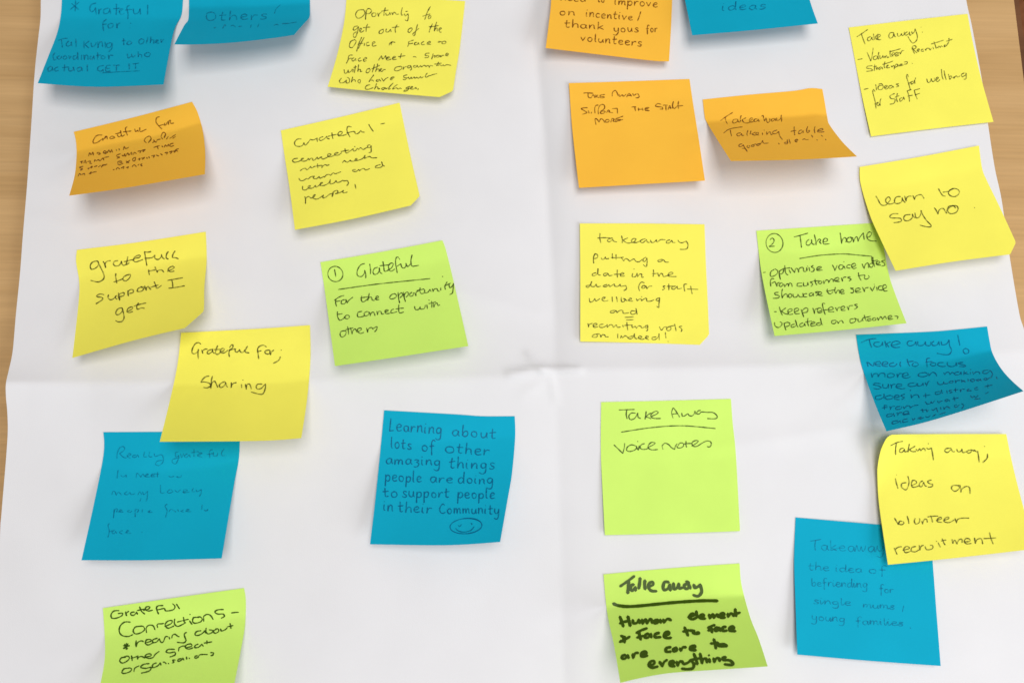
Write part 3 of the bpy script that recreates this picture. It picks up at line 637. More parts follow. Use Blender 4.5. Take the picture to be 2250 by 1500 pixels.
    'gratefull': (140,500,.2, '375,365 320,375 292,415 305,455 345,450 380,415 378,370! 400,430 435,500 445,545 420,580 370,598 295,580;430,370 450,400 462,445! 455,400 480,370 515,365;600,365 560,370 545,400 570,420 615,410 635,370! 640,400 660,415 690,400;705,320 695,360 690,410 720,385;660,375 750,350;750,360 790,335 830,330 845,310 820,305 780,325 765,355 790,375 840,365 870,350;960,265 920,270 890,265! 900,330 912,415;885,340 970,330 1000,305;1000,300 1005,340 1040,350 1070,320 1075,295! 1085,330 1110,345;1150,260 1130,290 1125,335 1150,345;1225,255 1200,290 1195,330 1225,330 1260,345;575,505 570,540 585,610;545,600 620,575 655,560;700,520 660,540 650,570 680,585 720,555 735,515 700,520;935,460 935,490 940,520;930,480 1010,465;1000,430 1010,455 1030,490! 1040,470 1075,465 1090,480 1100,490;1140,480 1190,455 1215,435 1195,425 1160,440 1150,465 1175,483 1215,475;440,735 400,730 365,745 370,760 415,765 430,785 400,810 355,835;490,735 485,770 510,790 545,780 575,745! 570,775 590,785;600,715 610,760 615,800! 600,745 640,715 665,720 660,745 620,760;705,690 710,750! 705,705 740,680 765,690 760,715 720,725;850,655 815,670 810,695 840,700 870,685 880,655 850,650 870,665;890,640 905,690! 910,660 930,645 945,670 960,680;995,595 1010,630 1025,665 1075,635;955,655 1040,630;1190,575 1195,615 1200,660;1140,580 1220,565 1310,550;1150,668 1230,655 1330,640;640,880 600,890 575,925 580,955 610,955 640,920 645,880! 655,940 665,990 640,1030 595,1035 568,1020;700,925 745,895 760,875 735,870 705,890 695,920 720,935 760,920;820,825 805,860 810,895 850,880 890,885;770,860 850,840 905,825'),
    'sharing': (340,700,.1933, '525,290 500,270 460,285 430,340 425,385 450,400 485,375 495,350! 490,400 495,455;535,350 545,395! 550,360 575,345 600,345;650,350 610,360 595,385 615,400 650,375 660,345! 660,375 680,395;715,305 700,345 690,395 715,405 745,385;675,350 740,350;745,375 780,365 790,345 765,340 745,360 750,385 790,385 830,360;850,330 870,300 890,300 885,330 850,360! 845,400 850,430;850,360 900,345 920,340! 915,370 935,380 965,350! 965,345 975,375 1000,380 1030,350;1055,310 1035,345 1030,380 1075,388;1270,320 1235,300 1195,315 1170,345 1175,400 1180,455;1165,380 1215,365;1290,355 1260,365 1255,390 1285,400 1310,385 1310,360 1285,355;1305,370 1320,410! 1330,375 1355,355;1437,355 1440,360;1430,430 1415,465 1385,490 1345,505;620,650 570,660 525,715 560,715 620,735 635,760 600,785 555,780;660,650 645,700 635,790! 650,730 680,710 695,735 715,780;800,715 755,730 735,760 755,780 790,760 805,720! 815,760 830,775;870,725 868,785! 885,740 930,725;985,745 990,785;1000,695 1002,700;1030,740 1040,800! 1050,750 1075,740 1090,765 1100,800;1220,740 1170,745 1150,775 1175,800 1215,790 1240,760 1258,740! 1255,790 1230,850 1185,855 1095,830'),
    'voice': (1300,860,.22, '350,185 348,230 355,272;275,185 330,182 430,180;440,215 400,215 375,240 375,270 400,280 430,265 455,230! 460,215 465,255 490,270;545,195 540,235 535,275;590,215 560,235 540,250! 570,262 590,272;600,245 640,230 665,210 640,197 605,215 592,245 620,268 690,268;815,265 800,215 805,180 820,165 850,205 880,250;810,225 860,218;900,215 905,245! 930,240 960,220 975,235 1000,245 1025,225 1035,195 1040,225;1090,190 1060,195 1050,220 1075,225 1100,205 1150,205 1210,210 1250,235 1255,260 1225,272 1155,270;225,530 265,570 310,615! 325,560 328,515;440,540 400,530 360,550 350,585 380,595 430,580 450,555 445,540! 455,565 470,582;475,540 470,580;458,493;530,520 500,530 485,555 505,575 545,572 570,560;570,550 610,535 635,515 600,505 570,530 565,560 600,580 660,575;712,578 705,540 725,520! 735,515 770,530 800,560 830,578! 835,545 855,520;855,540 860,560 890,560 920,540 910,515 880,515 865,540;945,495 945,530 950,555;920,520 1000,515;1000,540 1045,515 1065,495 1035,488 1005,510 1010,540 1050,545 1100,515 1150,492 1190,500 1195,530 1175,552 1155,550'),
    'conn': (600,210,.2067, '300,465 260,465 232,495 235,530 270,545 310,530 330,500! 335,520 350,525 375,500 395,470! 430,475 470,455 465,470 470,492;530,440 500,450 490,470 510,480 545,460 570,435! 575,455 600,460;625,395 630,430 635,458;580,435 690,415;690,425 725,410 735,390 710,385 690,410 700,430 745,425 780,415;835,335 800,330 785,360 795,400 820,440;780,400 860,385 875,410 910,400 935,370! 945,385 970,390;1015,305 1040,345 1065,385;265,668 225,672 208,692 225,712 270,703 305,685 325,668 303,672 300,692 330,698 360,690 375,670! 385,688! 400,672 415,668 425,688 445,685 470,655! 480,675! 500,660 515,655 525,675 560,665 600,640 615,625 590,622 585,645 610,650 660,630 690,610 665,610 655,630 690,635 730,610;765,565 770,600 785,610 820,590 850,565! 860,590 885,580! 895,560 910,575! 930,555 945,565 960,575 985,560 1005,550;720,595 810,580;1030,525 1005,530 1005,550 1030,555 1040,530! 1045,570 1040,600 1015,608;868,540;290,800 320,780 345,775 365,790 400,755! 410,770 440,755;475,725 478,770;430,755 520,740! 515,765! 540,745 560,735 575,745 600,735;740,715 760,690 765,700! 790,710 820,690! 830,700 870,695 895,675 880,670 870,690 900,690 950,670 975,635! 975,670! 1000,655 1030,650 1050,665 1105,660;275,880 290,905 320,905 355,880! 375,890 400,865 440,860! 430,880 460,885 490,860! 500,880 540,860! 545,870! 570,845 600,840! 610,850! 640,825 660,830 680,825 720,812;880,790 850,790 848,805 880,808 910,785! 920,800! 945,780 965,775 985,790 1030,775;1140,735 1100,745 1085,765 1120,770 1160,750 1155,705! 1165,740 1185,750;315,965 315,1000 345,1005 380,980 400,960 380,960 375,985 420,985 450,955! 460,975 500,950 530,930 510,930 505,955 540,955 590,930 610,895! 610,935 650,930 670,905! 680,925 710,920 740,900! 750,910 790,905! 800,930 785,960;335,1075 345,1105 345,1150! 345,1100 380,1075 400,1090 430,1080 450,1055 430,1065 430,1095 470,1100 520,1070 540,1055 530,1085 560,1080 600,1050 640,1040! 625,1075! 640,1030 680,1010 690,1035 660,1045 720,1030 750,1005 740,1020 750,1035 790,1028'),
    'supp': (1230,160,.18, '290,250 330,245 410,250;345,250 350,295 380,305 400,270! 420,280 425,305;440,270 440,305;465,275 445,290 480,305;550,265 500,275 490,300 520,310 550,300;495,290 540,290;640,290 645,240 680,215 705,250 715,285;725,265 735,290 760,270 780,290 810,260;815,300 845,255 875,290;830,280 870,275;890,255 905,280 935,260;950,255 970,290 950,310 925,305;340,430 290,430 265,440 300,465 330,490 280,510;350,465 360,495;385,480 385,500;430,500 425,440 440,405 470,395;470,510 470,450 490,400 530,390 550,410 540,440 500,470;545,470 505,475 500,495 530,500 555,480 540,470;570,490 590,455 610,465 600,480 650,490;640,440 705,435;700,440 705,495;875,420 930,420;915,425 925,470;960,430 965,465;960,450 1010,445;1010,430 1015,462;1090,425 1050,430 1045,460 1095,465;1050,445 1085,443;1240,385 1195,380 1170,405 1200,415 1250,420 1255,445 1220,445;1260,400 1320,400;1295,405 1300,460;1320,450 1340,400 1355,440;1325,430 1360,425;1370,440 1385,350! 1375,400 1400,440 1440,400;1450,350 1445,400 1450,440;1435,410 1505,403;440,635 430,570 450,565 480,605! 500,565 530,575 550,610;590,570 560,580 560,605 590,605 605,585 590,570;625,605 640,560 665,570 650,590 690,600;770,530 690,560! 690,595 770,570;695,575 745,572'),
    'talk': (1530,180,.1644, '325,520 390,470 490,410;385,475 395,520 415,558;540,500 495,510 485,540 510,552 550,530 555,500! 560,530 580,540;600,450 590,500 595,535;665,480 610,510! 640,545 690,550 720,535;720,520 755,495 735,485 710,510 720,535 760,535;820,495 780,500 770,525 800,532 830,500! 835,525 850,525;870,465 895,450 900,490 910,525! 930,480! 945,540 975,535 985,490;1040,490 1010,500 1005,525 1030,525 1055,490! 1060,520;1075,480 1080,515 1120,500 1135,445! 1140,490 1140,530;365,685 450,630 615,600;455,640 460,680 470,725;590,680 550,690 545,715 575,722 605,690! 610,715 640,715;690,645 675,690 680,720;730,655 720,700;790,670 740,695! 780,715 820,705 830,680 805,680 800,705 840,715;880,680 885,710;905,645;940,670 945,705! 965,675 985,670 995,700 1020,705;1080,645 1035,660 1020,690 1060,695 1100,665! 1115,720 1150,775;1310,600 1310,650 1315,715;1265,665 1340,650;1410,645 1375,655 1370,690 1400,690 1425,655! 1430,685;1490,595 1475,640 1480,680 1510,670 1515,650 1490,655;1590,595 1575,640 1585,685;1620,660 1690,640 1680,625 1640,640 1620,665 1650,675 1710,670;610,830 575,840 570,860 600,865 625,840! 645,880 685,930 650,890 610,890;690,850 680,870 700,880 715,860 700,850;760,840 735,855 750,870 775,855 765,840 800,830;850,825 800,840 810,850 850,840 885,785! 900,820 965,820;1100,820 1110,835;1210,810 1180,815 1190,830 1220,820 1215,770! 1225,820;1240,765 1255,825;1310,785 1340,770 1360,780 1330,790 1320,800 1350,805;1420,775 1450,765 1475,775 1500,772'),
    'ggrat': (690,520,.2, '555,295 510,310 475,370 480,425 520,435 555,400 560,370! 565,410 570,455;610,300 620,370 620,410;700,335 665,350 650,385 665,415 700,400 715,360 715,340! 725,390 750,405;755,270 765,330 775,380 820,370;720,320 830,310;800,370 850,345 870,300 845,290 820,320 825,365 850,380 890,355;945,250 920,225 900,240 895,300 905,360 915,400;905,330 950,300 955,300! 965,340 990,345 1010,320 1010,290! 1030,330 1060,300;1080,200 1065,260 1075,320 1110,320 1155,315;225,700 280,660 330,645;240,680 235,720 245,765;235,710 290,700;335,690 305,700 300,735 335,735 350,705 335,690;350,690 365,730! 380,700 425,665;525,650 520,690 535,715 570,700 600,670;510,670 600,660;605,620 595,670 590,700! 605,670 630,665 640,695 665,700;670,685 710,665 700,650 680,665 680,690 715,690;890,625 850,635 830,670 855,685 895,670 905,640 885,625;925,610 930,670 940,725! 930,650 960,615 975,640 945,670;985,610 990,660 1005,715! 995,640 1025,605 1040,635 1010,665;1075,610 1050,630 1060,655 1090,645 1090,615 1110,620! 1120,650! 1125,610 1160,590;1165,560 1165,600 1180,625 1210,620;1130,590 1210,575;1215,580 1220,615 1250,610 1275,575! 1285,605;1300,570 1310,605! 1325,575 1350,570 1360,595 1380,600;1390,560 1395,590;1460,495 1440,540 1445,580;1430,540 1500,510;1480,520 1490,560 1520,540 1530,510! 1530,570 1520,620 1490,635;260,820 260,870 280,915 320,900 340,870;250,855 310,845;350,865 340,890 365,900 390,880 375,860 345,865;530,820 485,830 475,870 500,885 550,870;580,820 550,840 560,870 595,860 600,830 580,820;610,830 620,870! 630,840 655,830 670,865;690,820 695,860! 710,825 735,820 745,850 770,845;780,830 815,810 800,800 780,815 785,845 830,840;880,795 850,805 845,835 880,835 910,820;935,745 930,790 940,835 985,825;900,795 985,785;1105,765 1115,800 1150,795 1165,765! 1175,795 1210,790 1225,750;1240,750 1245,790;1262,695;1290,710 1295,780;1260,735 1340,715;1310,720 1320,775! 1335,735 1355,730 1360,755 1385,750;330,1030 295,1045 285,1080 310,1100 345,1080 350,1040 325,1030;370,985 380,1070;350,1020 430,1000;400,1000 420,1065! 430,1030 455,1010 470,1050;480,1045 520,1020 515,1000 485,1010 480,1040 510,1060 550,1050;580,1000 590,1050! 600,1010 630,995 650,1020;640,1010 690,985 690,1015 665,1045'),
    'home': (1640,480,.18, '580,225 660,205 755,180;655,205 665,280 675,355;770,255 735,280 735,320 765,325 795,290 795,260! 805,310 835,315;830,195 845,260 850,320! 860,280 890,255 910,270 890,285! 915,310;940,290 985,275 990,250 960,245 940,275 950,310 1015,310;1145,175 1155,240 1165,305! 1175,260 1200,235 1220,260 1215,290;1260,230 1230,250 1235,285 1270,285 1285,250 1265,230 1300,235;1300,235 1310,285! 1330,235 1355,230 1365,280! 1385,230 1430,175! 1440,260;1470,235 1510,215 1530,180 1500,165 1475,195 1480,245 1520,270 1590,275'),
    'take': (1250,480,.2, '340,165 342,215 350,265;315,215 450,215;480,215 440,225 425,245 450,255 485,225! 490,250 525,258;580,190 585,230 585,268;650,215 590,240! 640,268 690,268 730,250;725,250 740,225 710,220 690,240 695,265 740,265 790,245;840,225 800,235 785,255 815,265 855,230! 865,260 890,262;895,235 905,260 935,262 960,235! 970,260 1010,235 1060,235;1110,235 1080,245 1070,265 1100,270 1130,240! 1140,265 1170,262;1200,235 1210,260 1245,265 1290,250! 1310,290 1290,335 1220,340;290,385 270,430 272,490! 270,430 290,390 315,400 310,430 280,440;355,430 360,450 385,445 400,420! 410,445 440,440;480,385 480,440;520,395 520,450;465,430 600,425;580,430 600,465! 625,440 650,450! 670,470! 700,450 720,445 735,470 770,475 810,445;850,425 820,440 815,465 840,470 855,435! 860,480 850,530 820,510;1030,450 990,455 980,470 1010,475 1040,450! 1060,480 1100,480;300,595 265,605 258,625 285,628 315,600 320,550! 320,610 350,620;430,600 390,605 380,625 405,630 435,605! 445,630 480,625;530,565 530,600 535,650;495,615 570,610;570,620 605,605 590,595 570,610 575,635 610,630;700,600 695,640 730,635 750,600! 755,640! 775,610 800,610 800,645 820,640;712,552;930,565 930,600 925,640;915,605 985,600;975,605 990,635! 1005,605 1030,610 1040,635 1080,630;1080,625 1140,605 1130,590 1100,600 1090,630 1130,638 1185,635;235,735 195,738 195,752 220,750 250,690! 245,740 280,745 300,720 310,750 350,745;420,725 385,735 380,750 410,750 440,725! 445,748 470,735 500,720 505,745 540,745 565,720! 570,745 600,740 625,735! 635,770 605,795;830,710 800,700 775,720 765,760 775,795;820,735 800,755 815,770 840,750 825,735 850,745! 860,770 880,745 915,740;1060,740 1035,745 1055,770 1030,785;1100,720 1100,785;1080,745 1150,740;1170,740 1140,750 1130,770 1160,775 1190,745! 1200,770 1240,765;1300,720 1270,725 1265,760 1275,800;1340,740 1355,830;1300,775 1420,780;225,875 230,915 265,910 285,875! 300,905 340,880;380,885 400,865 375,865 365,890 390,910 430,900;475,860 480,915;520,860 530,915;575,865 580,910 605,910 620,885 600,880 640,905;650,900 690,885 670,875 660,900 700,908;740,880 750,905! 790,880 800,905! 830,880 850,880 860,908 900,905 940,890;1000,870 965,880 960,900 990,900 1000,875! 990,940 990,975 965,965;800,855;510,1010 465,1015 455,1035 490,1035 520,1010! 530,1035! 560,1010 590,1010 600,1040 660,1035;740,1020 690,1015 680,1045 710,1055 740,1030 738,985! 745,1020 748,1055;210,1150 215,1195! 225,1165 260,1150;265,1180 310,1165 295,1150 270,1165 275,1195 320,1190;380,1160 340,1165 335,1190 370,1195 410,1180;420,1160 425,1195! 450,1165 480,1170 490,1195 520,1170 530,1195 570,1190;590,1170 600,1195;640,1140 650,1225;610,1175 700,1170;690,1175 700,1200 730,1180! 745,1205! 765,1180 790,1185 800,1205 830,1195;870,1170 840,1180 845,1200 870,1190 870,1180! 865,1225 850,1235;995,1190 1015,1225 1045,1195 1080,1190;1100,1190 1075,1205 1085,1230 1115,1225 1120,1195 1095,1188 1165,1175;1165,1160 1175,1235;1245,1180 1215,1190 1240,1215 1235,1240;310,1270 270,1275 260,1300 295,1305 315,1285 300,1270 340,1270;345,1275 355,1305! 370,1275 395,1280 400,1300 435,1300;540,1265 540,1310;570,1315 575,1285! 590,1310! 615,1290 640,1295 650,1315;700,1290 660,1300 665,1320 700,1310 720,1265! 725,1310 750,1320;755,1315 800,1300 780,1290 765,1310 800,1325 830,1320;835,1315 875,1300 855,1290 845,1315 880,1330;960,1300 920,1305 915,1330 950,1330 985,1300 990,1262! 995,1335;1060,1250 1065,1310;1088,1350'),
    'taking': (1900,940,.2133, '265,180 330,150 395,135;325,155 320,215 320,275;400,205 370,215 360,245 385,250 410,215! 415,240 440,240;460,165 450,210 445,250;520,185 460,220! 490,240 530,240;530,215 545,235 570,210! 580,235! 600,210 620,215 625,235;640,205 660,215 690,205! 695,250 710,325;655,158;890,205 840,210 825,235 855,250 895,215! 905,240 930,240;950,215 960,245 990,240 1005,215! 1015,250 1060,240;1080,225 1055,240 1070,260 1100,245 1090,225 1130,235;1130,225 1150,245 1165,240 1165,235! 1175,290 1180,350;1235,188;1268,260 1260,310 1215,355;315,520 325,570 345,620;325,478 328,482;430,560 385,570 380,610 425,635 450,600 455,550 445,495;480,590 530,570 525,540 495,540 480,580 500,610 550,600;600,545 570,560 560,595 590,600 610,560! 620,590 640,600;690,535 650,550 665,570 700,580 690,605 650,610;960,590 910,590 895,625 930,650 970,630 985,595 960,588! 990,615! 990,660! 1000,630 1040,600 1080,610 1085,675;305,925 330,960 345,990! 365,965;390,960 365,955 350,980 380,995 405,980 395,960;440,905 450,940 455,985;520,930 510,960 525,985 560,975 570,935 565,930;590,960 600,985! 610,945 640,940 645,970;680,900 690,935 700,970;650,915 760,905;740,950 790,935 785,915 755,930 750,960 800,970;820,950 870,930 860,915 830,930 820,960 870,970 920,945;930,930 945,975! 960,940 1010,925 1075,925;305,1235 320,1270 335,1300! 320,1250 345,1225 380,1220;395,1255 450,1245 460,1225 430,1220 405,1245 420,1280 475,1270;530,1215 490,1230 480,1265 520,1275 555,1255;560,1205 570,1255! 580,1215 610,1205;620,1215 640,1250 680,1250 705,1230 700,1205 675,1205;760,1180 780,1225;740,1165;800,1140 815,1180 830,1200;790,1165 840,1150;900,1145 910,1190! 930,1150 950,1190! 970,1150 1000,1140 1005,1180;1020,1170 1080,1165 1080,1140 1045,1135 1025,1165 1050,1190 1100,1185;1130,1130 1140,1190! 1160,1145 1200,1140 1215,1190;1285,1075 1300,1130 1325,1190;1225,1135 1355,1130'),
    'human': (1310,1220,.1867, '280,365 370,300 455,240;385,300 380,370 370,445;450,340 415,350 405,390 430,410 460,370! 465,415;520,260 510,330 500,390;575,290 570,345 580,395;620,360 670,340 665,310 630,320 615,365 645,410 715,415;860,310 810,310 790,360 800,400 840,390 865,340! 875,410;910,320 915,390 950,380 970,330! 980,385 1020,370;1060,305 1090,320 1040,345 1045,385 1080,385 1090,340! 1110,390;1150,340 1160,380 1200,360 1220,340! 1240,420 1200,475 1140,460;280,715 300,780 320,835;370,710 385,770 400,830;275,795 330,780 400,765;430,755 440,790 480,790 500,750! 515,795;540,750 550,800! 580,750 600,795! 630,745 650,760 660,795;730,755 690,765 685,790 720,790 750,755! 760,790;790,745 800,785! 830,745 860,745 885,760;1080,725 1150,700 1140,680 1110,690 1100,730 1140,745 1190,720;1180,650 1185,700 1215,730;1215,720 1270,705 1255,690 1225,705 1225,735 1290,740;1330,690 1340,735! 1370,690 1385,730! 1420,690 1440,725;1460,710 1510,695 1500,675 1465,690 1465,725 1520,725;1550,680 1555,720! 1580,680 1610,690 1620,715;1635,625 1640,680 1650,715;1600,690 1695,665;275,1015 400,950;290,940 350,960;320,955 335,1020;280,1005 345,1000;470,910 530,880 600,850;505,890 510,940 525,990;475,965 560,940;620,915 580,930 575,960 610,960 640,920! 650,965;745,905 700,920 695,955 760,955;800,940 860,920 850,895 810,910 800,950 840,970 885,960;1040,840 1060,890 1080,940;1020,890 1100,875;1100,880 1150,885 1140,905 1180,920 1215,910 1180,895;1310,850 1360,825 1400,815;1345,830 1355,870 1365,905;1310,880 1380,862;1430,840 1400,855 1405,885 1440,870 1450,845! 1460,885;1530,835 1490,845 1490,880 1540,880;1570,865 1625,855 1610,830 1575,845 1575,880 1640,885;350,1165 310,1175 305,1205 340,1210 370,1170! 385,1205;430,1155 440,1200! 455,1150 500,1140;530,1170 590,1150 575,1125 535,1145 535,1185 605,1175;880,1075 830,1085 825,1125 880,1130;930,1085 905,1100 915,1125 950,1115 945,1085 925,1080;985,1085 1000,1115! 1020,1080 1060,1075;1105,1090 1165,1075 1155,1055 1115,1070 1110,1105 1180,1110;1385,980 1400,1030 1410,1095;1345,1030 1440,1020;1450,1035 1440,1060 1490,1065 1540,1060 1500,1040 1450,1045;610,1295 680,1270 680,1240 640,1245 620,1290 660,1315 730,1300;745,1245 780,1300! 800,1250 840,1225;860,1275 920,1260 910,1235 870,1250 870,1290 930,1300;950,1240 965,1295! 980,1250 1010,1240;1010,1235 1030,1270 1080,1260 1110,1230! 1150,1270 1140,1320 1080,1335 1000,1325;1150,1150 1170,1210 1190,1280;1110,1225 1230,1205;1220,1150 1235,1210 1245,1265! 1265,1215 1295,1215 1305,1260;1330,1210 1340,1255;1325,1168 1330,1172;1380,1205 1390,1250! 1415,1205 1445,1210 1455,1245;1530,1190 1490,1200 1500,1225 1570,1230 1610,1265 1590,1285 1510,1275'),
    'conns': (200,1270,.16, '385,440 310,450 275,500 290,545 350,545 420,510 430,475 370,480;470,455 485,515! 490,475 520,450;600,460 550,470 545,500 590,505 625,460! 640,495;665,385 690,450 735,490;630,440 750,420;720,440 790,420 805,390 760,390 745,425 790,445 850,435;990,370 920,375 900,400 905,440 930,490;910,430 1000,410;1010,410 1030,445 1100,440 1140,420 1150,380 1120,345;1170,350 1215,415;540,600 460,600 400,650 390,730 430,785 510,795 575,770;680,655 610,665 580,720 610,760 690,745 735,700 715,655 660,655;760,745 755,690 770,660! 800,640 850,650 880,705;915,675 905,640! 920,625 970,620 1000,615;1010,660 1100,620 1110,580 1050,590 1020,640 1060,685 1140,650;1150,555 1145,620 1190,655 1260,630 1300,600;1180,600 1250,580;1270,530 1280,600;1260,580 1340,560;1350,580 1390,630;1355,490;1480,535 1410,540 1395,590 1430,615 1500,600 1530,560 1500,530 1450,535;1550,590 1545,520! 1590,495 1640,510 1675,565;1820,425 1740,430 1700,460 1740,490 1810,490 1830,520 1790,545;1925,475 2025,462;620,850 615,900 620,940! 640,880 690,855 720,870;740,890 820,860 815,835 760,845 750,890 790,910 850,880;910,820 850,840 850,880 900,870 940,825! 960,870 990,870 1020,800 1060,800;1070,805 1080,835;1110,820 1115,780! 1150,765 1190,790 1215,800;1310,740 1280,760 1290,810 1305,850 1270,880 1180,875;1510,715 1450,730 1430,770 1470,780 1530,750 1560,715! 1570,750;1580,680 1580,730 1610,760 1660,740 1670,710 1620,705;1720,700 1680,720 1700,750 1750,730 1745,695 1710,690;1780,690 1790,720 1840,705 1870,675;1910,615 1915,650 1920,685;1870,665 1950,645;480,1080 420,1090 395,1130 430,1160 500,1130 530,1090 500,1065 450,1075;555,1060 565,1130;550,1095 640,1070;640,1055 640,1110;640,1085 690,1070 740,1090;740,1080 820,1060 820,1035 770,1040 745,1075 790,1095 850,1085 880,1040 935,1000;1150,970 1060,975 1030,1010 1080,1020 1150,1010 1150,1050 1080,1075;1200,1000 1210,950! 1250,930 1300,930;1300,950 1380,930 1370,900 1310,915 1300,950 1340,970 1400,950;1470,900 1430,920 1430,950 1480,940 1520,900! 1540,930;1590,855 1590,900;1550,885 1660,870;520,1230 450,1240 425,1290 460,1300 530,1280 560,1240 520,1225;590,1280 600,1230 660,1195;800,1170 720,1180 680,1220 750,1230 820,1220 800,1270 690,1300;900,1160 850,1180 850,1220 910,1200 950,1155! 960,1190;985,1150 1010,1150 1035,1170;1060,1160 1065,1170;1160,1120 1120,1120 1140,1150 1110,1160;1240,1100 1200,1110 1195,1135 1240,1120 1260,1090! 1275,1120;1310,1075 1315,1110;1350,1090 1352,1100;1460,1060 1430,1070 1430,1095 1470,1080 1490,1050 1540,1040 1600,1045;1640,1020 1680,1020 1670,1050 1640,1060;440,920 530,920;460,900 500,965;510,895 450,965;485,890 485,975;440,960 530,925'),
    'opo': (700,0,.1534, '650,145 570,150 530,210 560,265 620,250 660,190 645,140;685,150 675,210 670,285! 680,200 700,135 740,130 760,160 730,195 690,200;800,185 765,200 770,240 810,235 825,200 800,185;845,190 860,240! 870,200 900,185;960,110 940,170 935,225;900,165 1000,150;960,190 970,220 1000,215 1020,185! 1030,215;1050,185 1060,215! 1080,180 1100,190 1110,210 1150,205;1200,115 1185,180 1190,220 1215,215;1230,200 1240,230 1280,200! 1285,250 1270,300 1235,290;1245,170 1280,165;1600,95 1560,180 1520,285;1490,235 1560,215 1600,205;1590,220 1570,250 1580,275 1610,250 1600,220;560,375 510,390 495,430 530,430 570,385! 560,450 530,530 500,530 500,490 540,460;590,450 620,420 600,410 585,440 610,465 650,440;700,350 685,400 680,460;640,400 740,390;930,420 880,440 865,480 900,485 930,450 920,420;970,415 965,455 1000,460 1030,420! 1040,460;1125,355 1100,410 1100,470;1050,400 1155,385;1330,400 1290,420 1280,460 1310,465 1340,430 1335,400;1420,350 1400,420 1380,500 1360,515 1350,490! 1400,440 1440,410;1635,345 1600,410 1585,465;1580,385 1720,370;1690,320 1670,390 1655,450! 1680,410 1700,410 1700,450;1720,440 1760,410 1740,400 1725,430 1740,465 1760,460;520,570 460,600 440,670 480,685 520,640 540,590 510,570;620,540 580,620 545,740;655,540 610,620 570,700;560,640 640,620;660,620 655,660;720,610 690,620 690,660 730,650;770,640 810,610 790,600 770,630 780,665 830,655'),
}

# ---- top row
make_note('blue', 'blue note at the top left with a star and Grateful for: talking to other',
    [(138,-85),(270,-100),(406,-88)], [(406,-88),(402,0),(398,36),(381,72),(359,186)], [(83,183),(211,191),(359,186)], [(138,-85),(136,0),(133,38),(125,75),(107,122),(83,183)],
    23, 26, [],
    slant=0.15, pen=3.4, ink='bluefaint', p=1.25, v0=0.45,
    raw=[curve((166,1),(165,25)), curve((154,22),(166,12),(174,5)), curve((157,8),(173,22))], trace='star', extra=[('underline', [curve((220,161),(265,158),(307,156))], 2.6)])
make_note('blue', 'blue note curled upwards at the top left, only the word Others readable',
    [(412,-100),(545,-104),(680,-100)], [(680,-100),(681,-30),(681,20),(680,38),(668,52),(646,77)], [(383,98),(430,98),(510,94),(600,84),(646,77)], [(412,-100),(415,-30),(415,25),(413,46),(405,56),(383,98)],
    30, 24, [('Others',450,46,586,43,10.5)], slant=0.1, pen=3.2, ink='bluefaint', v0=0.56, p=1.15,
    raw=[curve((603,30),(607,20),(616,11)), curve((470,62),(474,61)), curve((489,63),(494,55),(496,58)), curve((507,58),(512,56),(517,60)), curve((524,59),(532,58)), curve((550,62),(552,55)), curve((566,60),(569,53)), curve((602,56),(608,54),(612,56)), curve((620,53),(640,51),(652,49))])
make_note('yellow', 'yellow note at the top between blue and orange notes, reading Oportunity to get out',
    [(762,-13),(890,-5),(1022,3)], [(1022,3),(1011,100),(1003,150),(993,216)], [(720,191),(840,203),(993,216)], [(762,-13),(756,50),(741,120),(720,191)],
    8, 8, [], slant=0.33, cursive=True, pen=2.7, cut=(0.90,0.925), trace='opo opob')
make_note('orange', 'orange note cut off by the top, reading improve on incentive/ thank yous for volunteers',
    [(1214,-108),(1345,-104),(1480,-98)], [(1480,-98),(1477,0),(1474,70),(1470,135)], [(1199,106),(1340,123),(1437,134),(1470,135)], [(1214,-108),(1211,0),(1206,50),(1199,106)],
    10, 8, [('need',1232,1,1287,5,9), ('to',1313,5,1328,6,9), ('improve',1350,11,1445,16,9.5), ('on',1229,33,1263,34,8.5), ('incentive',1287,37,1390,45,9),
    ('thank',1240,61,1327,65,9), ('yous',1348,70,1403,71,9), ('for',1420,71,1444,71,8), ('volunteers',1275,90,1410,102,9)], pen=3.0,
    raw=[curve((1408,26),(1405,36),(1401,46))])
make_note('blue', 'blue note at the top edge right of the orange one, showing only the word ideas',
    [(1488,-160),(1620,-172),(1750,-180)], [(1750,-180),(1762,-70),(1779,0),(1797,52)], [(1521,78),(1650,67),(1797,52)], [(1488,-160),(1494,-60),(1505,0),(1521,78)],
    16, 17, [('ideas',1586,24,1682,20,10)], slant=0.12, pen=3.2, ink='bluefaint')
make_note('yellow', 'yellow note overhanging the right sheet edge near the top, about volunteer recruitment strategies',
    [(1865,61),(1990,46),(2126,31)], [(2126,31),(2138,95),(2158,180),(2183,268)], [(1914,300),(2050,283),(2183,268)], [(1865,61),(1882,150),(1897,225),(1914,300)],
    1.5, 1.5, [], slant=0.02, cursive=True, pen=2.6,
    raw=None, trace='strat')

